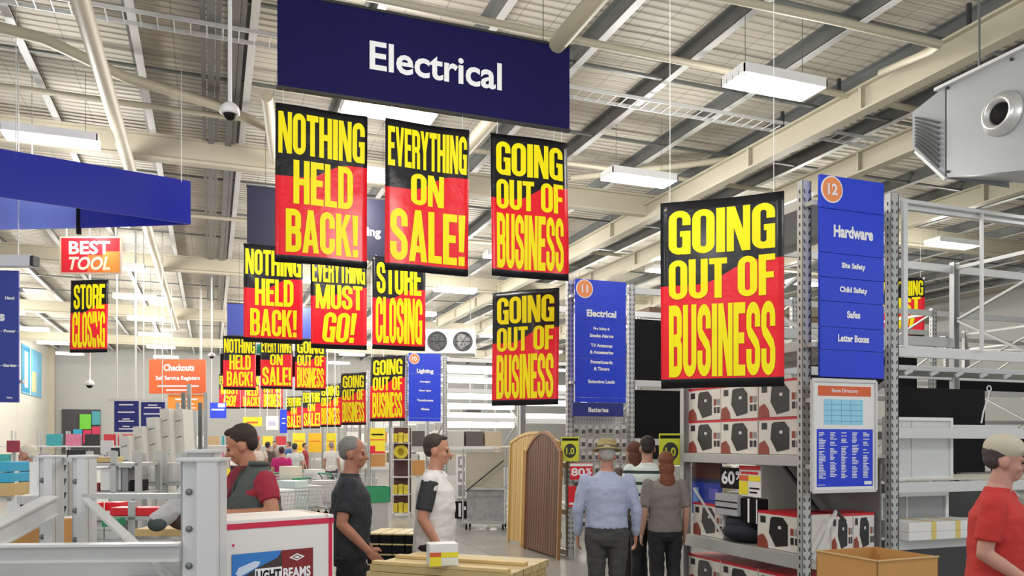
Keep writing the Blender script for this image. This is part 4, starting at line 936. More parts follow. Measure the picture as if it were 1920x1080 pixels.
# ------------------------------------------------------------------ shopping trolleys
TW = mat('chrome_wire', (.60, .62, .63), .3, .6)
def trolley_proto():
    t = thing('shopping_trolley', 'x', 'trolley', (0, 0, 0)); m = MB()
    def lerp(a, b, f): return a+(b-a)*f
    for k in range(8):
        f_ = k/7; z = .52+f_*.45; w2 = lerp(.20, .27, f_); L0 = lerp(-.32, -.42, f_)
        for a, b in (((-w2, L0, z), (w2, L0, z)), ((-w2, .42, z), (w2, .42, z)), ((-w2, L0, z), (-w2, .42, z)), ((w2, L0, z), (w2, .42, z))): m.bar(a, b, .006 if k not in (0, 7) else .014)
    for i in range(13):
        f_ = i/12; y0 = lerp(-.32, .42, f_); y1 = lerp(-.42, .42, f_)
        for s in (-1, 1): m.bar((s*.20, y0, .52), (s*.27, y1, .97), .005)
        m.bar((-.2, y0, .52), (.2, y0, .52), .005)
    for i in range(9):
        f_ = i/8; m.bar((lerp(-.2, .2, f_), .42, .52), (lerp(-.27, .27, f_), .42, .97), .005); m.bar((lerp(-.2, .2, f_), -.32, .52), (lerp(-.27, .27, f_), -.42, .97), .005)
    m.build('basket', TW, t)
    m = MB()
    for s in (-1, 1): m.tube([(s*.26, .52, 1.0), (s*.24, .44, .9), (s*.22, .40, .5), (s*.23, .36, .16), (s*.2, -.38, .14)], .013, 8)
    m.build('chassis', DARK, t); MB().tube([(-.27, .52, 1.0), (.27, .52, 1.0)], .018, 10).build('handle', GREEN, t)
    for s in (-1, 1):
        for y in (-.36, .36): m = MB(); m.T = Matrix.Translation((s*.2, y, .06)) @ Matrix.Rotation(PI/2, 4, 'Y'); m.lathe([(.06, -.015), (.06, .015)], n=14); m.bar((-.05, 0, 0), (-.1, 0, 0), .02); m.build('wheel', BLACK, t)
    return t
tr = trolley_proto()
tl = [(520, 12.2, .6, 'shopping trolley just right of the man in the grey vest'), (548, 13.3, .7, 'second shopping trolley, behind the leftmost one'), (578, 14.4, .6, 'third shopping trolley in the row behind the box display'), (606, 15.5, .8, 'shopping trolley nearest the man in the dark T-shirt'), (545, 18.0, .5, 'shopping trolley in the back row, left'), (590, 19.0, .6, 'shopping trolley in the back row, right'), (668, 16.5, 1.4, 'shopping trolley beyond the man in the dark T-shirt'), (498, 16.2, 2.2, 'shopping trolley turned sideways right behind the grey vest man'), (530, 20, .7, 'far shopping trolley in front of the pink top shopper'), (645, 18.6, 2.0, 'shopping trolley turned sideways behind the dark T-shirt'), (565, 21.5, 1.9, 'farthest shopping trolley in front of the distant racking')]
for i, (px, D, rz, l) in enumerate(tl):
    x, y = gp(px, D); o = tr if i == 0 else dup(tr, (x, y, 0)); o.location = (x, y, 0); o.rotation_euler = (0, 0, rz); o['label'] = l; o['group'] = 'shopping trolleys by the checkouts'
for i, (px, D, z, s, mt, l) in enumerate(((522, 12.2, .57, (.3, .4, .42), WHITE, 'white wrapped parcel in the leftmost trolley'), (548, 13.3, .57, (.3, .42, .5), mat('pale_mint', (.62, .74, .70), .5), 'pale mint parcel in the second trolley'), (578, 14.4, .57, (.32, .4, .36), WHITE, 'white parcel in the third trolley'), (606, 15.5, .57, (.3, .4, .40), mat('pale_pink', (.75, .66, .68), .5), 'pale pink parcel in the trolley beside the dark shirt'), (545, 18.0, .57, (.32, .42, .6), mat('cream_parcel', (.78, .74, .60), .5), 'cream parcel in the back row trolley'), (590, 19.0, .57, (.3, .4, .5), WHITE, 'white parcel in the right back row trolley'))):
    x, y = gp(px, D); box_obj('parcel', l, 'parcel', (x, y, z), s, mt, tl[i][2])
c = gp(699, 14.6); u = thing('green_crate', 'green plastic crate on a stand right of the man in the charcoal T-shirt', 'crate', (c[0], c[1], 0)); 
m = MB(); m.box(-.28, -.2, .62, .28, .2, .65)
for a in ((-.28, -.2, -.27, .2), (.27, -.2, .28, .2), (-.28, -.2, .28, -.19), (-.28, .19, .28, .2)): m.box(a[0], a[1], .65, a[2], a[3], .9)
m.build('crate_body', GREEN, u); MB().box(-.25, -.18, 0, .25, .18, .62).build('stand', STEEL, u)
p = at(62, 490, 10.7); q = at(-120, 489, 10.9); t = thing('light_trunking', 'short white trunking above the blue sign at the left edge', 'trunking', p)
MB().bar((0, 0, 0), q-p, .14, .15).build('housing', WHITEM, t); d_ = (p-q).normalized()*.05; MB().bar((0, 0, 0), d_, .12, .13).build('end_cap', DARK, t)
v = (q-p)*.5; MB().tube([(v.x*.3, v.y*.3, .05), (v.x*.3, v.y*.3, ROOF-p.z-.004)], .008, 6).build('suspension_rod', STEELW, t)
# ------------------------------------------------------------------ people
from mathutils import noise as mnoise
def fuse(mb, name, mt, parent, vox, smooth=3, wrinkle=0, seed=0):
    o = mb.build('tmp', mt); md = o.modifiers.new('r', 'REMESH'); md.mode = 'VOXEL'; md.voxel_size = vox; md.use_smooth_shade = True
    if smooth: ms = o.modifiers.new('s', 'SMOOTH'); ms.factor = .5; ms.iterations = smooth
    bpy.context.view_layer.update()
    me = bpy.data.meshes.new_from_object(o.evaluated_get(bpy.context.evaluated_depsgraph_get())); old = o.data
    bpy.data.objects.remove(o); bpy.data.meshes.remove(old)
    if wrinkle:
        ns = [v.normal.copy() for v in me.vertices]
        for v, n in zip(me.vertices, ns):
            c = v.co; f_ = mnoise.noise(Vector((c.x*9+seed, c.y*9, c.z*16)))+.5*mnoise.noise(Vector((c.x*22, c.y*22+seed, c.z*30))); v.co += n*wrinkle*f_
    me.name = name; me.materials.clear(); me.materials.append(mt)
    r = bpy.data.objects.new(name, me); C.objects.link(r); r.parent = parent; return r
def skin(c, n='x'): return mat('skin_'+n, c, .5, 0, .12, 14, .05)
def rings(m, prof, n=20):      # prof: (z, rx, ry, cy)
    vs = []
    for z, a, b, cy in prof:
        for j in range(n):
            t = 2*PI*j/n; vs.append((a*math.cos(t), cy+b*math.sin(t), z))
    k = len(prof); fs = [(i*n+j, i*n+(j+1)%n, (i+1)*n+(j+1)%n, (i+1)*n+j) for i in range(k-1) for j in range(n)]
    fs.append(tuple(reversed(range(n)))); fs.append(tuple(range((k-1)*n, k*n))); m.add(vs, fs, 0, True)
def limb(m, pts, rs):
    P = []; Rr = []
    for i in range(len(pts)-1):
        a, b = Vector(pts[i]), Vector(pts[i+1])
        for k in range(4): f_ = k/4; P.append(a.lerp(b, f_)); Rr.append(rs[i]+(rs[i+1]-rs[i])*f_)
    P.append(Vector(pts[-1])); Rr.append(rs[-1]); m.tube(P, Rr, 12)
    for p, r in zip(pts, rs): m.ell(p, (r, r, r), 12, 8)
def person(label, px, D, face, H=1.75, skinc=(.55, .30, .20), shirt=(.03, .03, .035), pants=(.02, .02, .025), hair=(.05, .03, .02), lean=0, head=(0, 0), arms=None, legs=None,
           sleeve=.62, hairstyle='short', girth=1.0, vox=.009, xtra=None, pos=None, shoes=(.02, .02, .02), untuck=.86, shirt_mat=None, sleeve_col=None, shorts=False, grp=None):
    x, y = pos or gp(px, D); fw = Vector((SA, CA, 0)); rt = Vector((CA, -SA, 0)); d = rt*face[0]+fw*face[1]
    t = thing('person', label, 'person', (x, y, 0), math.atan2(d.x, -d.y), grp); s = H/1.75; t.scale = (1, 1, 1)
    SC = Matrix.Scale(s, 4); lm = Matrix.Translation((0, 0, .95)) @ Matrix.Rotation(lean, 4, 'X') @ Matrix.Translation((0, 0, -.95))
    hm = lm @ Matrix.Translation((0, 0, 1.50)) @ Matrix.Rotation(head[1], 4, 'Z') @ Matrix.Rotation(head[0], 4, 'X') @ Matrix.Translation((0, 0, -1.50))
    arms = arms or [[(-.23, .02, 1.14), (-.24, -.06, .88)], [(.23, .02, 1.14), (.24, -.06, .88)]]
    legs = legs or [[(-.095, -.01, .50), (-.10, .03, .08)], [(.095, -.01, .50), (.10, .03, .08)]]
    g = girth; sk = skin(skinc, '%d_%d_%d' % tuple(int(c*100) for c in skinc))
    sh = [lm @ Vector((-.185*(.5+.5*g), 0, 1.405)), lm @ Vector((.185*(.5+.5*g), 0, 1.405))]
    m = MB(); m.T = SC @ lm
    rings(m, [(.86, .12*g, .08*g, 0), (.94, .165*g, .115*g, 0), (1.06, .15*g, .11*g, -.005*g), (1.2, .158*g, .115*g, -.01), (1.33, .165*g, .11, 0), (1.42, .15, .08, .01), (1.46, .09, .06, .015), (1.50, .058, .058, .01)])
    m.T = SC; limb(m, [lm @ Vector((0, .012, 1.43)), hm @ Vector((0, 0, 1.56))], [.062, .055])
    m.T = SC @ hm
    m.ell((0, .012, 1.665), (.075, .095, .090), 20, 14); m.ell((0, -.022, 1.61), (.060, .070, .085), 20, 14); m.ell((0, -.058, 1.552), (.030, .030, .026), 12, 8); m.ell((0, -.03, 1.565), (.05, .05, .035), 14, 8)
    m.prism([(-.088, 1.645), (-.122, 1.600), (-.085, 1.592)], -.013, .013, 'x'); m.ell((0, -.112, 1.603), (.016, .014, .012), 10, 6)
    for q in (-1, 1): m.ell((q*.074, .012, 1.618), (.012, .024, .034), 10, 8); m.ell((q*.03, -.078, 1.652), (.028, .012, .009), 10, 6); m.ell((q*.04, -.065, 1.60), (.02, .02, .02), 8, 6)
    m.ell((0, -.086, 1.575), (.024, .012, .007), 10, 6); m.ell((0, -.084, 1.563), (.022, .012, .007), 10, 6)
    m.T = SC
    for q, (kn_, an) in zip((-1, 1), legs):
        hip = Vector((q*.088*g, 0, .90)); kn_ = Vector(kn_); an = Vector(an); cf = kn_.lerp(an, .3)+Vector((0, .015, 0))
        limb(m, [hip, kn_, cf, an], [.085*g, .056, .056, .038]); m.ell(an+Vector((0, -.05, -.035)), (.038, .10, .03), 12, 8)
    for a, (el, wr) in zip(sh, arms):
        el = Vector(el); wr = Vector(wr); q = -1 if a.x < 0 else 1
        limb(m, [a, a.lerp(el, .4), el, el.lerp(wr, .3), wr], [.052, .050, .040, .040, .027])
        dr = (wr-el).normalized(); inw = Vector((-q, 0, 0)); inw = (inw-dr*inw.dot(dr)).normalized(); side = dr.cross(inw)
        # palm: flat towards the body, fingers spread along `side`
        R3 = Matrix((side, inw, dr)).transposed(); m.ell(wr+dr*.05, (.038, .016, .052), 12, 8, 0, R3)
        for k, (ln, off) in enumerate(((.068, -.027), (.078, -.009), (.073, .009), (.058, .026))):
            b0 = wr+dr*.088+side*off; b1 = b0+dr*ln*.45+inw*.006; b2 = b1+(dr*.8+inw*.6).normalized()*ln*.32; b3 = b2+(dr*.45+inw*.9).normalized()*ln*.3
            m.tube([b0-dr*.02, b0, b1, b2, b3], [.010, .010, .0095, .009, .007], 8)
        fwd = -1 if side.y > 0 else 1
        t0 = wr+dr*.03+side*fwd*.03; m.tube([t0, t0+(dr*.6+side*fwd*.8).normalized()*.032, t0+(dr*.85+side*fwd*.5+inw*.3).normalized()*.062], [.013, .011, .008], 8)
    fuse(m, 'body', sk, t, vox, 2)
    # shirt
    shm = shirt_mat or mat('cloth_%d_%d_%d' % tuple(int(c*1000) for c in shirt), shirt, .8, 0, .12, 6, .15)
    m = MB(); m.T = SC @ lm; e = .016
    rings(m, [(untuck, .165*g+e, .118*g+e, 0), (.95, .168*g+e, .12*g+e, 0), (1.06, .156*g+e, .118*g+e, -.005*g), (1.2, .163*g+e, .12*g+e, -.01), (1.33, .17*g+e, .112*g+e, 0), (1.42, .155+e*.5, .085+e*.6, .01), (1.462, .095, .068, .014), (1.485, .075, .070, .012)])
    m.T = SC; sls = []
    for a, (el, wr) in zip(sh, arms):
        el = Vector(el); wr = Vector(wr); tg = m
        if sleeve_col: tg = MB(); tg.T = SC; sls.append(tg)
        if sleeve <= 1: 
            c_ = a.lerp(el, sleeve); limb(m, [a, a.lerp(el, .25)], [.066, .066]); tg.tube([a.lerp(el, .0), a.lerp(el, .35), c_], [.066, .068, .064], 16)
        else: limb(m, [a, a.lerp(el, .5), el, el.lerp(wr, .5), el.lerp(wr, .96)], [.064, .062, .054, .048, .036])
    fuse(m, 'shirt', shm, t, max(vox, .009), 3, .007*s, px)
    if sleeve_col: [fuse(q_, 'sleeve', mat('sleeve_cloth', sleeve_col, .8), t, max(vox, .009), 2, .003, 2) for q_ in sls]
    pm = mat('trouser_%d_%d_%d' % tuple(int(c*1000) for c in pants), pants, .8, 0, .15, 6, .15)
    m = MB(); m.T = SC; rings(m, [(.80, .14*g, .10*g, 0), (.86, .172*g+.004, .124*g, 0), (.95, .17*g+.008, .120*g+.008, 0), (1.0, .16*g+.006, .115*g+.008, 0)])
    for q, (kn_, an) in zip((-1, 1), legs):
        hip = Vector((q*.088*g, 0, .90)); kn_ = Vector(kn_); an = Vector(an)
        if shorts: limb(m, [hip, hip.lerp(kn_, .9)], [.10*g, .085])
        else: limb(m, [hip, kn_, kn_.lerp(an, .35)+Vector((0, .01, 0)), an+Vector((0, .0, .0))], [.10*g, .076, .074, .062])
    fuse(m, 'trousers', pm, t, max(vox, .009), 3, .007*s, px+3)
    for q, (kn_, an) in zip((-1, 1), legs):
        m = MB(); m.T = SC; an = Vector(an); m.ell((an.x, an.y-.055, max(.038, an.z-.042)), (.046, .125, .038), 14, 8); m.ell((an.x, an.y, max(.05, an.z-.02)), (.042, .05, .045), 12, 8); fuse(m, 'shoe', mat('shoe_%d' % int(shoes[0]*100), shoes, .5), t, .012, 1)
    hmt = mat('hair_%d_%d_%d' % tuple(int(c*100) for c in hair), hair, .7, 0, .35, 60, .5)
    if hairstyle != 'none':
        m = MB(); m.T = SC @ hm
        if hairstyle == 'short': m.ell((0, .028, 1.680), (.081, .092, .086), 18, 12); m.ell((0, .058, 1.635), (.070, .052, .062), 14, 10); m.ell((0, -.022, 1.732), (.058, .050, .024), 14, 8)
        if hairstyle == 'cropped': m.ell((0, .024, 1.676), (.079, .092, .084), 18, 12); m.ell((0, .05, 1.635), (.068, .058, .06), 14, 10)
        if hairstyle == 'long': m.ell((0, .026, 1.682), (.086, .10, .09), 18, 12); m.ell((0, .055, 1.58), (.085, .065, .12), 14, 10); m.ell((0, .07, 1.45), (.09, .05, .12), 14, 10)
        if hairstyle == 'bun': m.ell((0, .026, 1.682), (.083, .098, .089), 18, 12); m.ell((0, .12, 1.70), (.04, .04, .04), 12, 8)
        fuse(m, 'hair', hmt, t, max(vox*.9, .008), 1, .004, px)
    for q in (-1, 1):
        m = MB(); m.T = SC @ hm; m.ell((q*.03, -.081, 1.632), (.013, .010, .007), 10, 6); m.build('eye', mat('eye_dark', (.04, .03, .025), .25), t)
    if xtra: xtra(t, SC, lm, hm, vox)
    return t
# man in grey vest behind the white carton, seen from his left side, looking down
def vest(t, SC, lm, hm, vox):
    vm = mat('grey_green_vest_cloth', (.075, .09, .085), .8, 0, .15, 8, .3); m = MB(); m.T = SC @ lm; e = .034
    rings(m, [(.84, .185+.035, .130+.035, 0), (.95, .185+.035, .130+.035, 0), (1.2, .18+.035, .135+.035, -.01), (1.32, .19, .155, 0), (1.39, .178, .125, .005), (1.44, .145, .105, .012), (1.475, .10, .094, .018), (1.50, .085, .082, .018)]); fuse(m, 'vest', vm, t, vox, 2, .006, 5)
    m = MB(); m.T = SC @ lm; m.tube([(.093*math.sin(a), .02+.088*math.cos(a), 1.505-.012*math.cos(a)) for a in [x*.42-2.3 for x in range(12)]], .017, 8); m.tube([(.05, -.07, 1.49), (.02, -.135, 1.37), (.004, -.168, 1.2), (0, -.168, .9)], .009, 6); fuse(m, 'collar', vm, t, .008, 1)
    m = MB(); m.T = SC @ lm; vs = [(-.055, -.082, 1.495), (.055, -.082, 1.495), (.003, -.172, 1.31)]; m.add(vs+[(x, y+.035, z) for x, y, z in vs], [(0,1,2), (5,4,3), (0,3,4,1), (1,4,5,2), (2,5,3,0)]); m.build('shirt_front', mat('maroon_front', (.20, .01, .03), .8), t)
person('man in a dark grey vest over a maroon T-shirt, head bowed, behind the white carton', 484, 5.3, (-.72, -.68), 1.82, (.50, .22, .13), (.34, .018, .045), (.03, .03, .035), (.035, .02, .014),
    lean=.10, head=(.30, -.62), arms=[[(-.25, -.12, 1.17), (-.08, -.33, 1.15)], [(.285, -.04, 1.20), (.07, -.28, 1.20)]], sleeve=.62, vox=.007, girth=1.10, xtra=vest)
# man walking right in a charcoal T-shirt
person('man in a charcoal T-shirt and black trousers walking right, cropped grey hair', 655, 5.9, (.97, .10), 1.74, (.42, .18, .11), (.024, .026, .033), (.008, .008, .01), (.20, .19, .18),
    lean=.03, head=(.05, -.05), arms=[[(-.25, .03, 1.13), (-.22, -.15, .94)], [(.25, .02, 1.12), (.23, -.13, .90)]], legs=[[(-.09, -.16, .52), (-.09, -.22, .10)], [(.09, .03, .50), (.09, .26, .14)]], sleeve=.72, hairstyle='cropped', girth=1.12, vox=.008)
# man in white T-shirt
person('man in a white T-shirt with dark sleeve and dark trousers walking right', 812, 6.2, (.96, -.1), 1.76, (.55, .26, .17), (.78, .76, .75), (.018, .014, .018), (.05, .035, .03),
    lean=.04, head=(.05, .05), arms=[[(-.26, .03, 1.13), (-.22, -.10, .90)], [(.25, .06, 1.13), (.24, -.02, .88)]], legs=[[(-.09, -.20, .53), (-.09, -.20, .10)], [(.09, .0, .50), (.09, .28, .16)]], sleeve=.8, girth=1.15, vox=.008, sleeve_col=(.035, .035, .04), untuck=.82)
# man in the straw hat seen from behind
def hat(t, SC, lm, hm, vox):
    hmt = mat('straw_hat', (.30, .24, .10), .8, 0, .25, 30, .3); m = MB(); m.T = SC @ hm @ Matrix.Translation((0, .01, 1.69)) @ Matrix.Rotation(.1, 4, 'X')
    m.lathe([(.0, .085), (.06, .085), (.085, .07), (.09, .0), (.135, -.015), (.14, -.01), (.093, .012), (.088, .075), (.06, .092), (0, .092)], n=28); m.build('hat', hmt, t)
    m = MB(); m.T = SC @ hm @ Matrix.Translation((0, .01, 1.69)) @ Matrix.Rotation(.1, 4, 'X'); m.lathe([(.094, .005), (.092, .03)], n=28); m.build('hat_band', mat('hat_band', (.10, .08, .05), .8), t)
    m = MB(); m.T = SC; m.lathe([(.176, .975), (.178, 1.0), (.17, 1.005)], n=8) if False else None
person('man with a straw hat, pale blue shirt and grey trousers, seen from behind', 1138, 7.2, (.05, 1), 1.70, (.45, .20, .14), (.36, .41, .56), (.055, .055, .055), (.4, .38, .35), head=(.06, 0),
    arms=[[(-.27, .01, 1.13), (-.27, -.04, .90)], [(.27, .01, 1.13), (.27, -.04, .90)]], sleeve=2, hairstyle='cropped', girth=1.12, vox=.008, untuck=.97, xtra=hat)
def stripe_mat():
    m, t, b = newmat('striped_shirt'); N = t.nodes; L = t.links; tc, s = tc_sep(N, L)
    f_ = mth(N, L, 'LESS_THAN', mth(N, L, 'FRACT', mth(N, L, 'DIVIDE', s.outputs[2], .115)), .28)
    L.new(mixc(N, L, f_, (.62, .70, .66), (.02, .05, .05)), b.inputs['Base Color']); b.inputs['Roughness'].default_value = .8; return m
person('person in a white and dark striped shirt beside the man in the hat, from behind', 1214, 8.3, (.25, 1), 1.76, (.4, .2, .14), (.6, .7, .66), (.012, .012, .015), (.015, .012, .01), sleeve=.8, vox=.01, shirt_mat=stripe_mat(), untuck=.9, head=(.1, .2))
person('woman with long auburn hair and a grey-brown top seen from behind, by the rack upright', 1247, 7.9, (-.12, 1), 1.60, (.5, .28, .2), (.19, .17, .155), (.012, .012, .014), (.16, .05, .02), sleeve=.9, hairstyle='long', vox=.009, untuck=.9, girth=1.05)
person('person with curly auburn hair half hidden between the hat and the striped shirt', 1187, 8.9, (-.3, 1), 1.70, (.4, .22, .16), (.10, .07, .05), (.02, .02, .02), (.10, .03, .015), sleeve=.9, hairstyle='long', vox=.012)
# man in red at the right edge
def cap(t, SC, lm, hm, vox):
    m = MB(); m.T = SC @ hm; m.ell((0, .012, 1.70), (.088, .105, .08), 20, 12); m.ell((0, -.10, 1.695), (.07, .07, .012), 16, 6); fuse(m, 'cap', mat('cream_cap', (.50, .46, .36), .8), t, .008, 2)
person('man in a red T-shirt and cream cap at the right edge of the picture', 1872, 4.35, (.62, -.5), 1.72, (.50, .26, .20), (.50, .03, .025), (.03, .03, .04), (.05, .04, .04), head=(.12, .3), arms=[[(-.26, .03, 1.14), (-.25, -.18, 1.0)], [(.26, .02, 1.14), (.24, -.18, 1.02)]], sleeve=.75, girth=1.25, vox=.008, xtra=cap, hairstyle='cropped', lean=.02)
# old man at the left
person('white haired man in a navy jacket facing left behind the left rack posts', 66, 8.6, (-.95, .1), 1.68, (.52, .25, .18), (.012, .018, .07), (.02, .02, .03), (.72, .66, .55), sleeve=2, hairstyle='cropped', girth=1.15, vox=.011, lean=.1, head=(.15, 0))
far = [(461, 22, (.1, 1), (.02, .35, .62), (.06, .04, .04), 1.70, 'shopper in a bright blue top in the crowd beyond the vest man', (.12, .08, .06)),
       (484, 23, (.2, -1), (.60, .50, .42), (.3, .28, .25), 1.74, 'shopper in a pale beige top in the distant crowd', (.45, .36, .25)),
       (503, 24, (.3, 1), (.10, .07, .06), (.02, .02, .02), 1.72, 'shopper in dark brown clothes in the distant crowd', (.03, .02, .02)),
       (528, 19, (-.3, 1), (.45, .01, .14), (.12, .03, .06), 1.60, 'shopper in a crimson pink top beyond the trolleys', (.05, .02, .03)),
       (553, 22, (0, 1), (.50, .52, .50), (.01, .01, .012), 1.68, 'shopper in a white top and black trousers beyond the trolleys', (.03, .03, .03)),
       (515, 26, (0, -1), (.25, .20, .17), (.05, .05, .06), 1.75, 'farthest shopper in a tan top in the distant crowd', (.1, .07, .05)),
       (473, 26, (.4, 1), (.06, .05, .05), (.02, .02, .02), 1.72, 'shopper in a dark jacket far behind the blue top', (.05, .04, .03))]
for px, D, fc, shc, pc, H, l, hc in far: person(l, px, D, fc, H, (.5, .28, .2), shc, pc, hc, vox=.018, grp='distant shoppers')
# ------------------------------------------------------------------ left foreground: a knocked-down rack frame
ft = thing('racking_skeleton', 'low grey steel racking frame in the left foreground with posts, rails and braces', 'frame', (0, 0, 0)); P_ = at(375, 850, 2.6)
fo = Vector((P_.x, P_.y, 0)); ft.location = fo; W2L = lambda v: Vector(v)-fo
def post(px, D, wpx, top, rz=-YAW, mt=STEELW, cap_=True, ch=True):
    x, y = gp(px, D); w_ = wpx/FPX*D; h = at(px, top, D).z; m = MB(); m.T = Matrix.Translation((x-fo.x, y-fo.y, 0)) @ Matrix.Rotation(rz, 4, 'Z')
    m.box(-w_/2, 0, 0, w_/2, .006, h); m.box(-w_/2, -.0, 0, -w_/2+.006, .07, h); m.box(w_/2-.006, 0, 0, w_/2, .07, h)
    if ch: m.box(-w_*.02, -.022, 0, w_*.5, .0, h-.004)
    if cap_: m.bbox((0, .03, h), (w_*1.12, .11, .012), .003)
    m.bbox((0, .03, .005), (w_*1.6, .16, .01), .003)
    m.build('post', mt, ft)
    m = MB(); m.T = Matrix.Translation((x-fo.x, y-fo.y, 0)) @ Matrix.Rotation(rz, 4, 'Z'); z = .1
    while z < h-.08: m.T = Matrix.Translation((x-fo.x, y-fo.y, z)) @ Matrix.Rotation(rz, 4, 'Z') @ Matrix.Rotation(PI/2, 4, 'X'); m.lathe([(.011, -.0), (.011, .006), (.006, .009), (0, .009)], c=(-w_*.28, 0, 0), n=10); z += .12
    m.build('bolts', GALV, ft); m_ = None
    return Vector((x-fo.x, y-fo.y, h))
a = post(375, 2.6, 72, 862); post(376, 2.8, 48, 846, ch=False, cap_=True); post(403, 3.3, 15, 885, ch=False, cap_=False)
b = post(150, 3.3, 30, 856, mt=STEELW); c = post(88, 3.4, 30, 856, mt=STEELW)
def railpx(p0, d0, p1, d1, h, th=.04, name='rail', mt=STEEL):
    A, B = W2L(at(*p0, d0)), W2L(at(*p1, d1)); MB().bar(A, B, th, h).build(name, mt, ft)
    if h > .04:
        for s in (-1, 1): MB().bar(A+Vector((0, 0, s*h/2)), B+Vector((0, 0, s*h/2)), th+.02, .008).build('rail_flange', STEELW, ft)
railpx((-260, 1040), 2.6, (341, 1034), 2.6, .05)
railpx((-260, 1065), 2.75, (341, 1060), 2.75, .07, mt=STEELW)
railpx((165, 930), 3.3, (345, 930), 2.9, .02, .05)
railpx((162, 935), 3.25, (262, 1030), 2.75, .012, .035, 'diagonal_brace', STEELW); railpx((262, 1030), 2.7, (345, 1110), 2.65, .012, .035, 'diagonal_brace', STEELW)
railpx((-260, 1135), 2.35, (96, 948), 3.35, .075, .05, mt=STEELW)
railpx((40, 938), 4.1, (96, 938), 3.5, .04, .04); railpx((70, 862), 3.9, (150, 862), 3.35, .02, .04, mt=STEELW)
pb = upright_mesh(1.60); u = inst(pb, 'perforated_post', W2L((*gp(118, 4.4), 0)), ft, -YAW)
# ------------------------------------------------------------------ white display carton
A = at(392, 985, 2.72); B = at(626, 969, 3.02); wv = Vector((B.x-A.x, B.y-A.y, 0)); BW = wv.length; rz = math.atan2(wv.y, wv.x); BH = 1.43
t = thing('display_carton', 'tall white product carton with crimson edges and a LIGHT BEAMS picture label, front left', 'carton', (A.x, A.y, 0), rz)
BD = .28; WC = mat('white_carton', (.78, .76, .74), .45, 0, .04, 2)
MB().bbox((BW/2, BD/2, BH/2), (BW, BD, BH), .006).build('carton_body', WC, t)
m = MB(); y = -.002
m.box(0, y, BH-.032, BW, 0, BH-.012); m.box(BW-.022, y, 0, BW-.008, 0, BH-.012); m.box(BW-.001, y+.01, 0, BW+.0015, .016, BH); m.box(-.001, 0, BH-.03, BW*.0+.001, BD, BH-.014)
m.build('tape_edge', CRIM, t)
m = MB(); m.box(BW*.93, .0, BH-.01, BW*.95, BD, BH+.0015); m.build('lid_seam', mat('pale_seam', (.75, .55, .50), .5), t)
lx0, lx1 = BW*(.165), BW*(.815); lz1 = BH-.118; lz0 = lz1-.34; Wd = lx1-lx0; Hd = lz1-lz0
m = MB(); mm = [mat('azure_print', (.03, .20, .60), .35), mat('umber_print', (.045, .03, .028), .4, 0, .4, 12), mat('maroon_print', (.22, .012, .015), .4), WTEXT, BLACK, mat('pale_beam', (.62, .72, .88), .35)]
def lp(pts, mi, y): m.add([(lx0+Wd*a, y, lz0+Hd*b) for a, b in pts], [tuple(range(len(pts)))], mi)
lp([(0, 0), (1, 0), (1, 1), (0, 1)], 1, -.0025); lp([(0, .70), (.30, .84), (.55, .93), (.60, 1), (0, 1)], 0, -.003); lp([(.60, 0), (1, 0), (1, 1), (.60, 1)], 2, -.0032)
lp([(.04, .80), (.09, .765), (.30, .85), (.34, .90), (.27, .915), (.08, .86)], 5, -.0035)
lp([(.27, .675), (.60, .675), (.60, .83), (.27, .83)], 3, -.004)
put(m, font_tris('LIGHT', .035), lx0+Wd*.285, lx0+Wd*.585, lz0+Hd*.695, lz0+Hd*.81, -.0046, 4); put(m, font_tris('BEAMS', .035), lx0+Wd*.615, lx0+Wd*.965, lz0+Hd*.695, lz0+Hd*.81, -.0046, 3)
lp([(.69, .915), (.79, .955), (.89, .915), (.79, .875)], 3, -.0045); lp([(.725, .915), (.79, .941), (.855, .915), (.79, .889)], 2, -.005); lp([(.75, .915), (.79, .93), (.83, .915), (.79, .90)], 3, -.0055)
m.build('picture_label', mm, t, False)
m = MB(); m.box(BW*.17, -.003, BH-.09, BW*.185, 0, BH-.082); m.build('price_dot', CRIM, t)
# ------------------------------------------------------------------ open carton at the lower right
t = thing('open_carton', 'open brown cardboard carton at the bottom right below the store directory', 'carton', (*gp(1642, 3.8), 0), .03); zt = at(0, 1052, 3.55).z; w2, d2 = .187, .185
m = MB()
for bx in ((-w2, -d2, w2, -d2+.005), (-w2, d2-.005, w2, d2), (-w2, -d2, -w2+.005, d2), (w2-.005, -d2, w2, d2)): m.box(bx[0], bx[1], 0, bx[2], bx[3], zt)
m.box(-w2, -d2, zt-.3, w2, d2, zt-.29); m.build('carton_body', CARD, t)
m = MB(); m.bar((-w2-.003, -d2, zt), (-w2-.003, d2, zt), .006); m.bar((-w2, -d2-.003, zt), (w2, -d2-.003, zt), .006); m.build('cut_edge', CARD2, t)
MB().bbox((-.02, .02, zt-.25), (.2, .15, .08), .02).build('packing_bag', mat('clear_plastic_bag', (.7, .72, .72), .15), t)
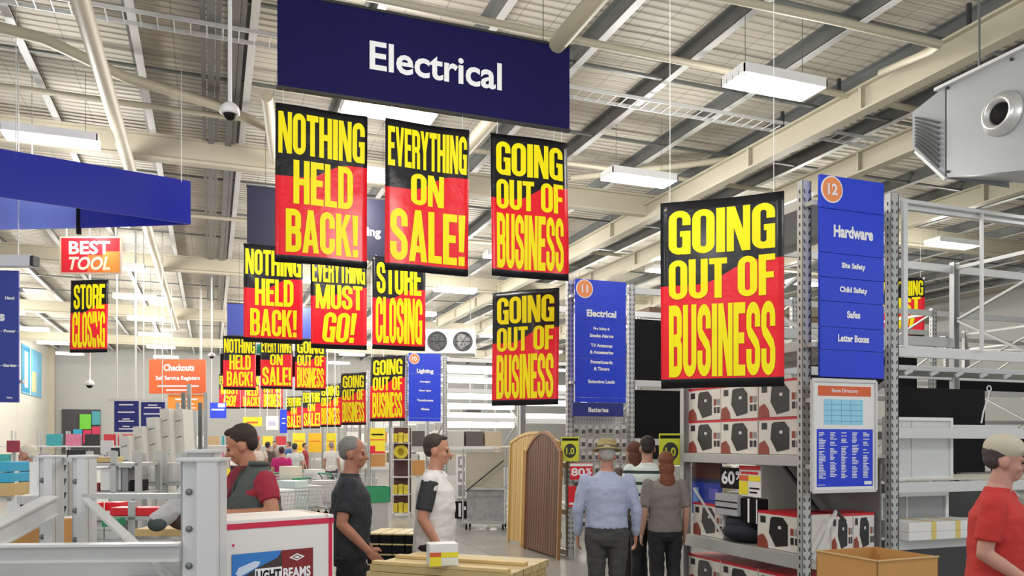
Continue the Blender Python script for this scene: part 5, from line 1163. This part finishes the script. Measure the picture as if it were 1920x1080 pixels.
# ------------------------------------------------------------------ timber stack with a small product box, batteries display
c = gp(840, 4.85); t = thing('timber_stack', 'stack of pale timber boards at the bottom centre', 'timber stack', (c[0]+.12, c[1]+.15, 0), -.75); TB = plank_mat('pale_boards', (.46, .34, .15), (.66, .52, .26), .14, 1)
z = .02; k = 0
while z < .93: 
    MB().bbox((rnd.uniform(-.01, .01), rnd.uniform(-.01, .01), z+.022), (.95, .62, .042), .004).build('board_layer', TB, t); z += .0445; k += 1
ztop = z-.0025
for y_ in (-.28, .0): MB().bbox((0, y_, ztop+.012), (.9, .06, .02), .003).build('batten', WOOD, t)
c = at(829, 1066, 4.75); t = small_sign('product_box', 'small white, yellow and orange product box on the timber stack', (c.x, c.y, ztop+.024), .17, .13, -.1, WHITE, [('r', 0, .42, .42, .62, ORANGE), ('r', 0, 0, .4, .42, YEL2), ('r', .4, .38, 1, .62, YEL2), ('r', .45, .05, .9, .3, mat('pale_label', (.75, .75, .6), .5))], 'box', .12)
gx, gy = gp(748, 7.0); bp_ = thing('battery_pack', 'small gold-topped black pack in the low block of packs by the walking man', 'pack', (0, 0, 0), -.5, 'gold-topped packs')
MB().bbox((0, 0, .035), (.10, .07, .07), .004).build('pack_body', BLACK, bp_); MB().bbox((0, 0, .078), (.102, .072, .014), .004).build('lid', mat('gold_lid', (.62, .50, .25), .4, 0, .2, 10), bp_)
n = 0; RM = Matrix.Rotation(-.5, 3, 'Z')
tb = thing('display_plinth', 'black plinth under the block of gold-topped packs', 'plinth', (gx, gy, 0), -.5); MB().bbox((0, 0, .29), (.48, .46, .58), .01).build('plinth', BLACK, tb)
for k in range(4):
    for i in range(4):
        for j in range(5):
            if k < 3 and 0 < i < 3 and 0 < j: continue
            v = Vector((gx, gy, .582+k*.087))+RM @ Vector((-.17+i*.112, -.17+j*.082, 0)); o = bp_ if n == 0 else dup(bp_, v); o.location = v; n += 1
# ------------------------------------------------------------------ left middle ground: shelves, cartons, steel lengths
def blk(name, label, cat, px0, py0, px1, py1, D, dp, mt, rz=-YAW, lift=True, group=None, pname='body'):
    a, b = at(px0, py1, D), at(px1, py0, D); wd = (px1-px0)/FPX*D; x, y = (a.x+b.x)/2, (a.y+b.y)/2; z0 = a.z
    t = thing(name, label, cat, (x, y, z0), rz, group); MB().bbox((0, dp/2, (b.z-z0)/2), (wd, dp, b.z-z0), .006).build(pname, mt, t); return t
# shelf unit behind the frame
def gondola(label, px0, px1, D, zs, dp=.5, h=1.5, mt=STEEL):
    a, b = gp(px0, D), gp(px1, D); wd = math.hypot(b[0]-a[0], b[1]-a[1]); t = thing('shelf_unit', label, 'shelf', (a[0], a[1], 0), -YAW)
    for x in (0.02, wd/2, wd-.02):
        for y in (.02, dp-.02): MB().box(x-.025, y-.02, 0, x+.025, y+.02, h).build('post', mt, t)
    for z in zs: MB().bbox((wd/2, dp/2, z-.015), (wd-.02, dp, .03), .004).build('shelf', mt, t)
    return t
zz = lambda py, D: EYE+(HORIZON-py)/FPX*D
gondola('grey shelf unit with wooden trays behind the steel frame on the left', 162, 262, 7.2, (zz(922, 7.2), zz(868, 7.2), .7, .2), .45, zz(846, 7.2))
gondola('grey shelf unit with white cartons just left of the steel frame post', 264, 350, 7.8, (zz(905, 7.8), zz(962, 7.8), .6), .4, zz(850, 7.8))
gondola('grey shelf unit with red trims and green packs low behind the steel frame', 158, 335, 5.6, (zz(968, 5.6), zz(1012, 5.6), .4), .5, zz(940, 5.6))
for i, (x0, x1, y0, y1, D, m_, l) in enumerate((
    (166, 214, 857, 867, 7.25, WOOD, 'flat timber tray on the grey shelf unit, left'), (188, 226, 878, 920, 7.25, WHITE, 'white framed notice on the shelf under the timber tray'), (166, 184, 905, 921, 7.25, mat('dull_red_box', (.35, .06, .07), .5), 'small dull red box on the shelf beside the white notice'),
    (228, 240, 878, 921, 7.25, GREY, 'narrow grey pack on the shelf right of the white notice'), (268, 292, 872, 904, 7.85, WHITE, 'white pack standing on the shelf behind the frame post'), (300, 338, 868, 904, 7.85, mat('pale_pack', (.66, .66, .64), .5), 'pale grey pack on the shelf nearest the frame post'),
    (244, 262, 900, 921, 7.25, BLACK, 'black bag on the shelf beside the grey pack'))):
    blk('shelf_item', l, 'box', x0, y0, x1, y1, D, .18, m_)
for i, (x0, x1, y0, y1) in enumerate(((160, 176, 944, 966), (196, 226, 942, 966), (206, 300, 952, 967))): blk('red_tray', ['left', 'middle', 'long right'][i]+' red tray on the low shelf behind the steel frame', 'tray', x0, y0, x1, y1, 5.65-i*.02+(.16 if i == 1 else 0), .14, RED)
GP = mat('pale_green_pack', (.66, .76, .66), .5)
for i in range(2):
    for j in range(3): blk('pack', ['left', 'right'][i]+' '+['bottom', 'middle', 'top'][j]+' pale green and white pack stacked behind the diagonal brace', 'pack', 166+i*30, 1010-j*17-15.5, 194+i*30, 1010-j*17+1, 5.65, .22, GP if j == 2 else WHITE)
blk('pack', 'bright green pack on the low shelf beside the brace', 'pack', 190, 972, 222, 988, 5.45, .1, GREEN)
blk('timber_board', 'honey coloured timber panel lying behind the steel frame', 'panel', 252, 992, 338, 1006, 4.6, .4, WOOD)
c = at(318, 992, 4.3); t = thing('cushion_roll', 'rolled grey and brown fabric bundle leaning on the steel frame post', 'bundle', (c.x, c.y, c.z+.0)); m = MB(); m.tube([(-.08, 0, .03), (.02, .03, .1), (.14, .06, .24)], [.05, .06, .06], 12); fuse(m, 'pale_cloth', mat('pale_cloth', (.5, .5, .52), .8, 0, .2, 12, .3), t, .01, 2, .01)
m = MB(); m.ell((.10, .06, .08), (.14, .08, .10)); fuse(m, 'brown_cloth', mat('brown_cloth', (.08, .045, .035), .85), t, .012, 2, .006)
m = MB(); m.ell((-.06, -.02, .03), (.05, .04, .04)); fuse(m, 'dark_cloth', mat('slate_cloth', (.06, .08, .08), .8), t, .01, 1)
# leaning white flat-pack cartons
for i in range(5):
    x, y = gp(262+i*22, 9.0+i*.1); t = thing('flat_pack_carton', ['leftmost', 'second', 'third', 'fourth', 'rightmost'][i]+' of the tall white flat-pack cartons leaning by the steel lengths', 'carton', (x, y, 0), -YAW); h = 1.78+.32*min(i, 3)/3*1.0
    t.rotation_euler = (0, -.06, -YAW); MB().bbox((0, .05*i, h/2), (.11, .3, h), .005).build('carton_body', mat('off_white_carton', (.64, .63, .58), .6), t)
    m = MB()
    for z in (h*.74, h*.84, h*.93): m.bar((-.035, .05*i-.152, z), (.03, .05*i-.152, z+.015), .004, .006)
    m.build('handle_slots', BLACK, t)
for i in range(7):
    x, y = gp(322+i*10.5, 10.2+(i % 2)*.15); h = 2.1+.12*((i*5) % 4); t = thing('steel_length', 'tall grey steel length standing upright behind the man in the vest', 'steel length', (x, y, 0), -YAW, 'upright steel lengths'); m = MB(); m.box(-.022, 0, 0, .022, .004, h); m.box(-.022, 0, 0, -.018, .04, h); m.box(.018, 0, 0, .022, .04, h); m.build('channel', [STEEL, STEELW, GALV][i % 3], t)
gondola('grey counter frame holding the upright steel lengths', 316, 396, 10.0, (zz(864, 10), .9, .4), .5, zz(858, 10))
# far left shelf with blue packs and timber
gondola('shelf unit at the left edge with blue boxes and boards', -70, 26, 4.9, (zz(932, 4.9), zz(975, 4.9), .5), .5, zz(870, 4.9), WHITEM)
CY = mat('cyan_box', (.05, .42, .68), .45)
blk('blue_box', 'upper cyan box at the left edge of the picture', 'box', -14, 866, 18, 885, 4.85, .2, CY); blk('blue_box', 'lower cyan box at the left edge of the picture', 'box', -14, 886.5, 18, 905, 4.85, .2, CY)
blk('timber_block', 'pale timber block under the cyan boxes at the left edge', 'timber', -14, 906, 18, 931, 4.85, .2, WOOD)
blk('brown_carton', 'brown carton under the sloping rail at the lower left', 'carton', -60, 985, 56, 1075, 3.6, .35, CARD, pname='carton_body')
for i in range(4): blk('timber_offcut', ['bottom', 'second', 'third', 'top'][i]+' timber offcut in the little pile beside the brown carton', 'timber', 57+i*1.5, 1020-i*10-9, 78-i*2, 1020-i*10, 3.9, .2, WOOD)
for i, (x0, y0, x1, y1) in enumerate(((98, 972, 134, 990), (98, 991, 134, 1010))): blk('white_pack', ['upper', 'lower'][i]+' cream pack behind the perforated post', 'pack', x0, y0, x1, y1, 4.2, .15, GP if i else WHITE)
# checkouts seen beyond: white counters
for i, (px0, px1, D, py) in enumerate(((110, 165, 12, 880), (190, 262, 13.5, 872), (20, 70, 11.5, 892))):
    a, b = gp(px0, D), gp(px1, D); wd = math.hypot(b[0]-a[0], b[1]-a[1]); t = thing('checkout_counter', ['white checkout counter far behind the steel frame, middle', 'white checkout counter below the two navy panels', 'white checkout counter beside the white haired man'][i], 'counter', (a[0], a[1], 0), -YAW)
    h = zz(py, D); MB().bbox((wd/2, .3, h/2), (wd, .6, h), .01).build('counter_body', WHITE, t); MB().bbox((wd/2, .3, h+.015), (wd+.04, .64, .03), .006).build('counter_top', STEELW, t)
    MB().bbox((wd*.3, .3, h+.16), (.34, .06, .26), .01).build('screen', DARK, t); MB().tube([(wd*.3, .3, h+.02), (wd*.3, .3, h+.08)], .02, 8).build('screen_stand', DARK, t)
for i, (px, py, D, mt, l) in enumerate(((200, 838, 16, WHITE, 'white notice sheet left of the lime poster by the far wall'), (246, 836, 16, LIME, 'small lime poster on the far counter'), (24, 838, 12, mat('dull_red', (.4, .05, .08), .5), 'small dull red box at the far left'))):
    blk('small_notice', l, 'notice', px-12, py-12, px+12, py+10, D, .03, mt); q = bpy.context.scene.collection.objects[-1].parent; MB().box(-.02, .03, -q.location.z, .02, .06, .1).build('stand', STEEL, q)
# busy low shelving across the far end of the main aisle
CC = [('pink', (.60, .18, .30)), ('violet', (.22, .12, .42)), ('yellow', (.80, .66, .05)), ('white', (.74, .74, .72)), ('black', (.03, .03, .03)), ('teal', (.05, .35, .38)), ('tan', (.45, .32, .18)), ('red', (.55, .04, .05))]
cp = {}
for nm, (X0, Y0, n) in {'low shelving behind the distant shoppers': (-1.6, 34.0, 9), 'nearer low shelving behind the trolleys': (-4.6, 27.5, 8), 'low shelving left of the navy panels': (-7.6, 31.0, 6)}.items():
    t = thing('shelf_unit', 'grey '+nm, 'shelf', (X0-.3, Y0, 0)); L_ = n*.52+.2
    for z in (.3, .95, 1.6): MB().bbox((L_/2, .3, z-.02), (L_, .6, .04), .004).build('shelf', STEELW, t)
    for x in (.03, L_/2, L_-.03):
        for y in (.03, .57): MB().box(x-.025, y-.02, 0, x+.025, y+.02, 2.1).build('post', STEEL, t)
    for i in range(n):
        for z in ((.3, .95) if X0 < -7 else (.3, .95, 1.6)):
            cn, cc = CC[rnd.randrange(8)]; loc = (X0+.15+i*.52, Y0+.25, z+.002)
            if cn not in cp: cp[cn] = o = box_obj('packed_box', 'x', 'box', loc, (.40, .34, .36), mat('box_'+cn, cc, .5, 0, .25, 14))
            else: o = dup(cp[cn], loc)
            o['label'] = '%s box on the %s' % (cn, nm); o['group'] = '%s boxes on the %s' % (cn, nm)
for px, D, fc, shc, pc, H, l, hc in ((440, 30, (.2, 1), (.7, .7, .72), (.03, .03, .05), 1.7, 'shopper in a white top far beyond the vest man, facing away', (.05, .04, .03)), (541, 30.5, (-1, .2), (.05, .12, .3), (.05, .05, .05), 1.74, 'shopper in a dark blue top walking left far down the aisle', (.1, .07, .04)), (572, 30, (1, .1), (.3, .04, .05), (.02, .02, .02), 1.68, 'shopper in a deep red top walking right by the far racking', (.04, .03, .03)), (622, 24, (.1, 1), (.62, .60, .58), (.05, .05, .09), 1.72, 'shopper in a pale top just left of the charcoal T-shirt man', (.3, .25, .2))):
    person(l, px, D, fc, H, (.5, .28, .2), shc, pc, hc, vox=.018, grp='distant shoppers')
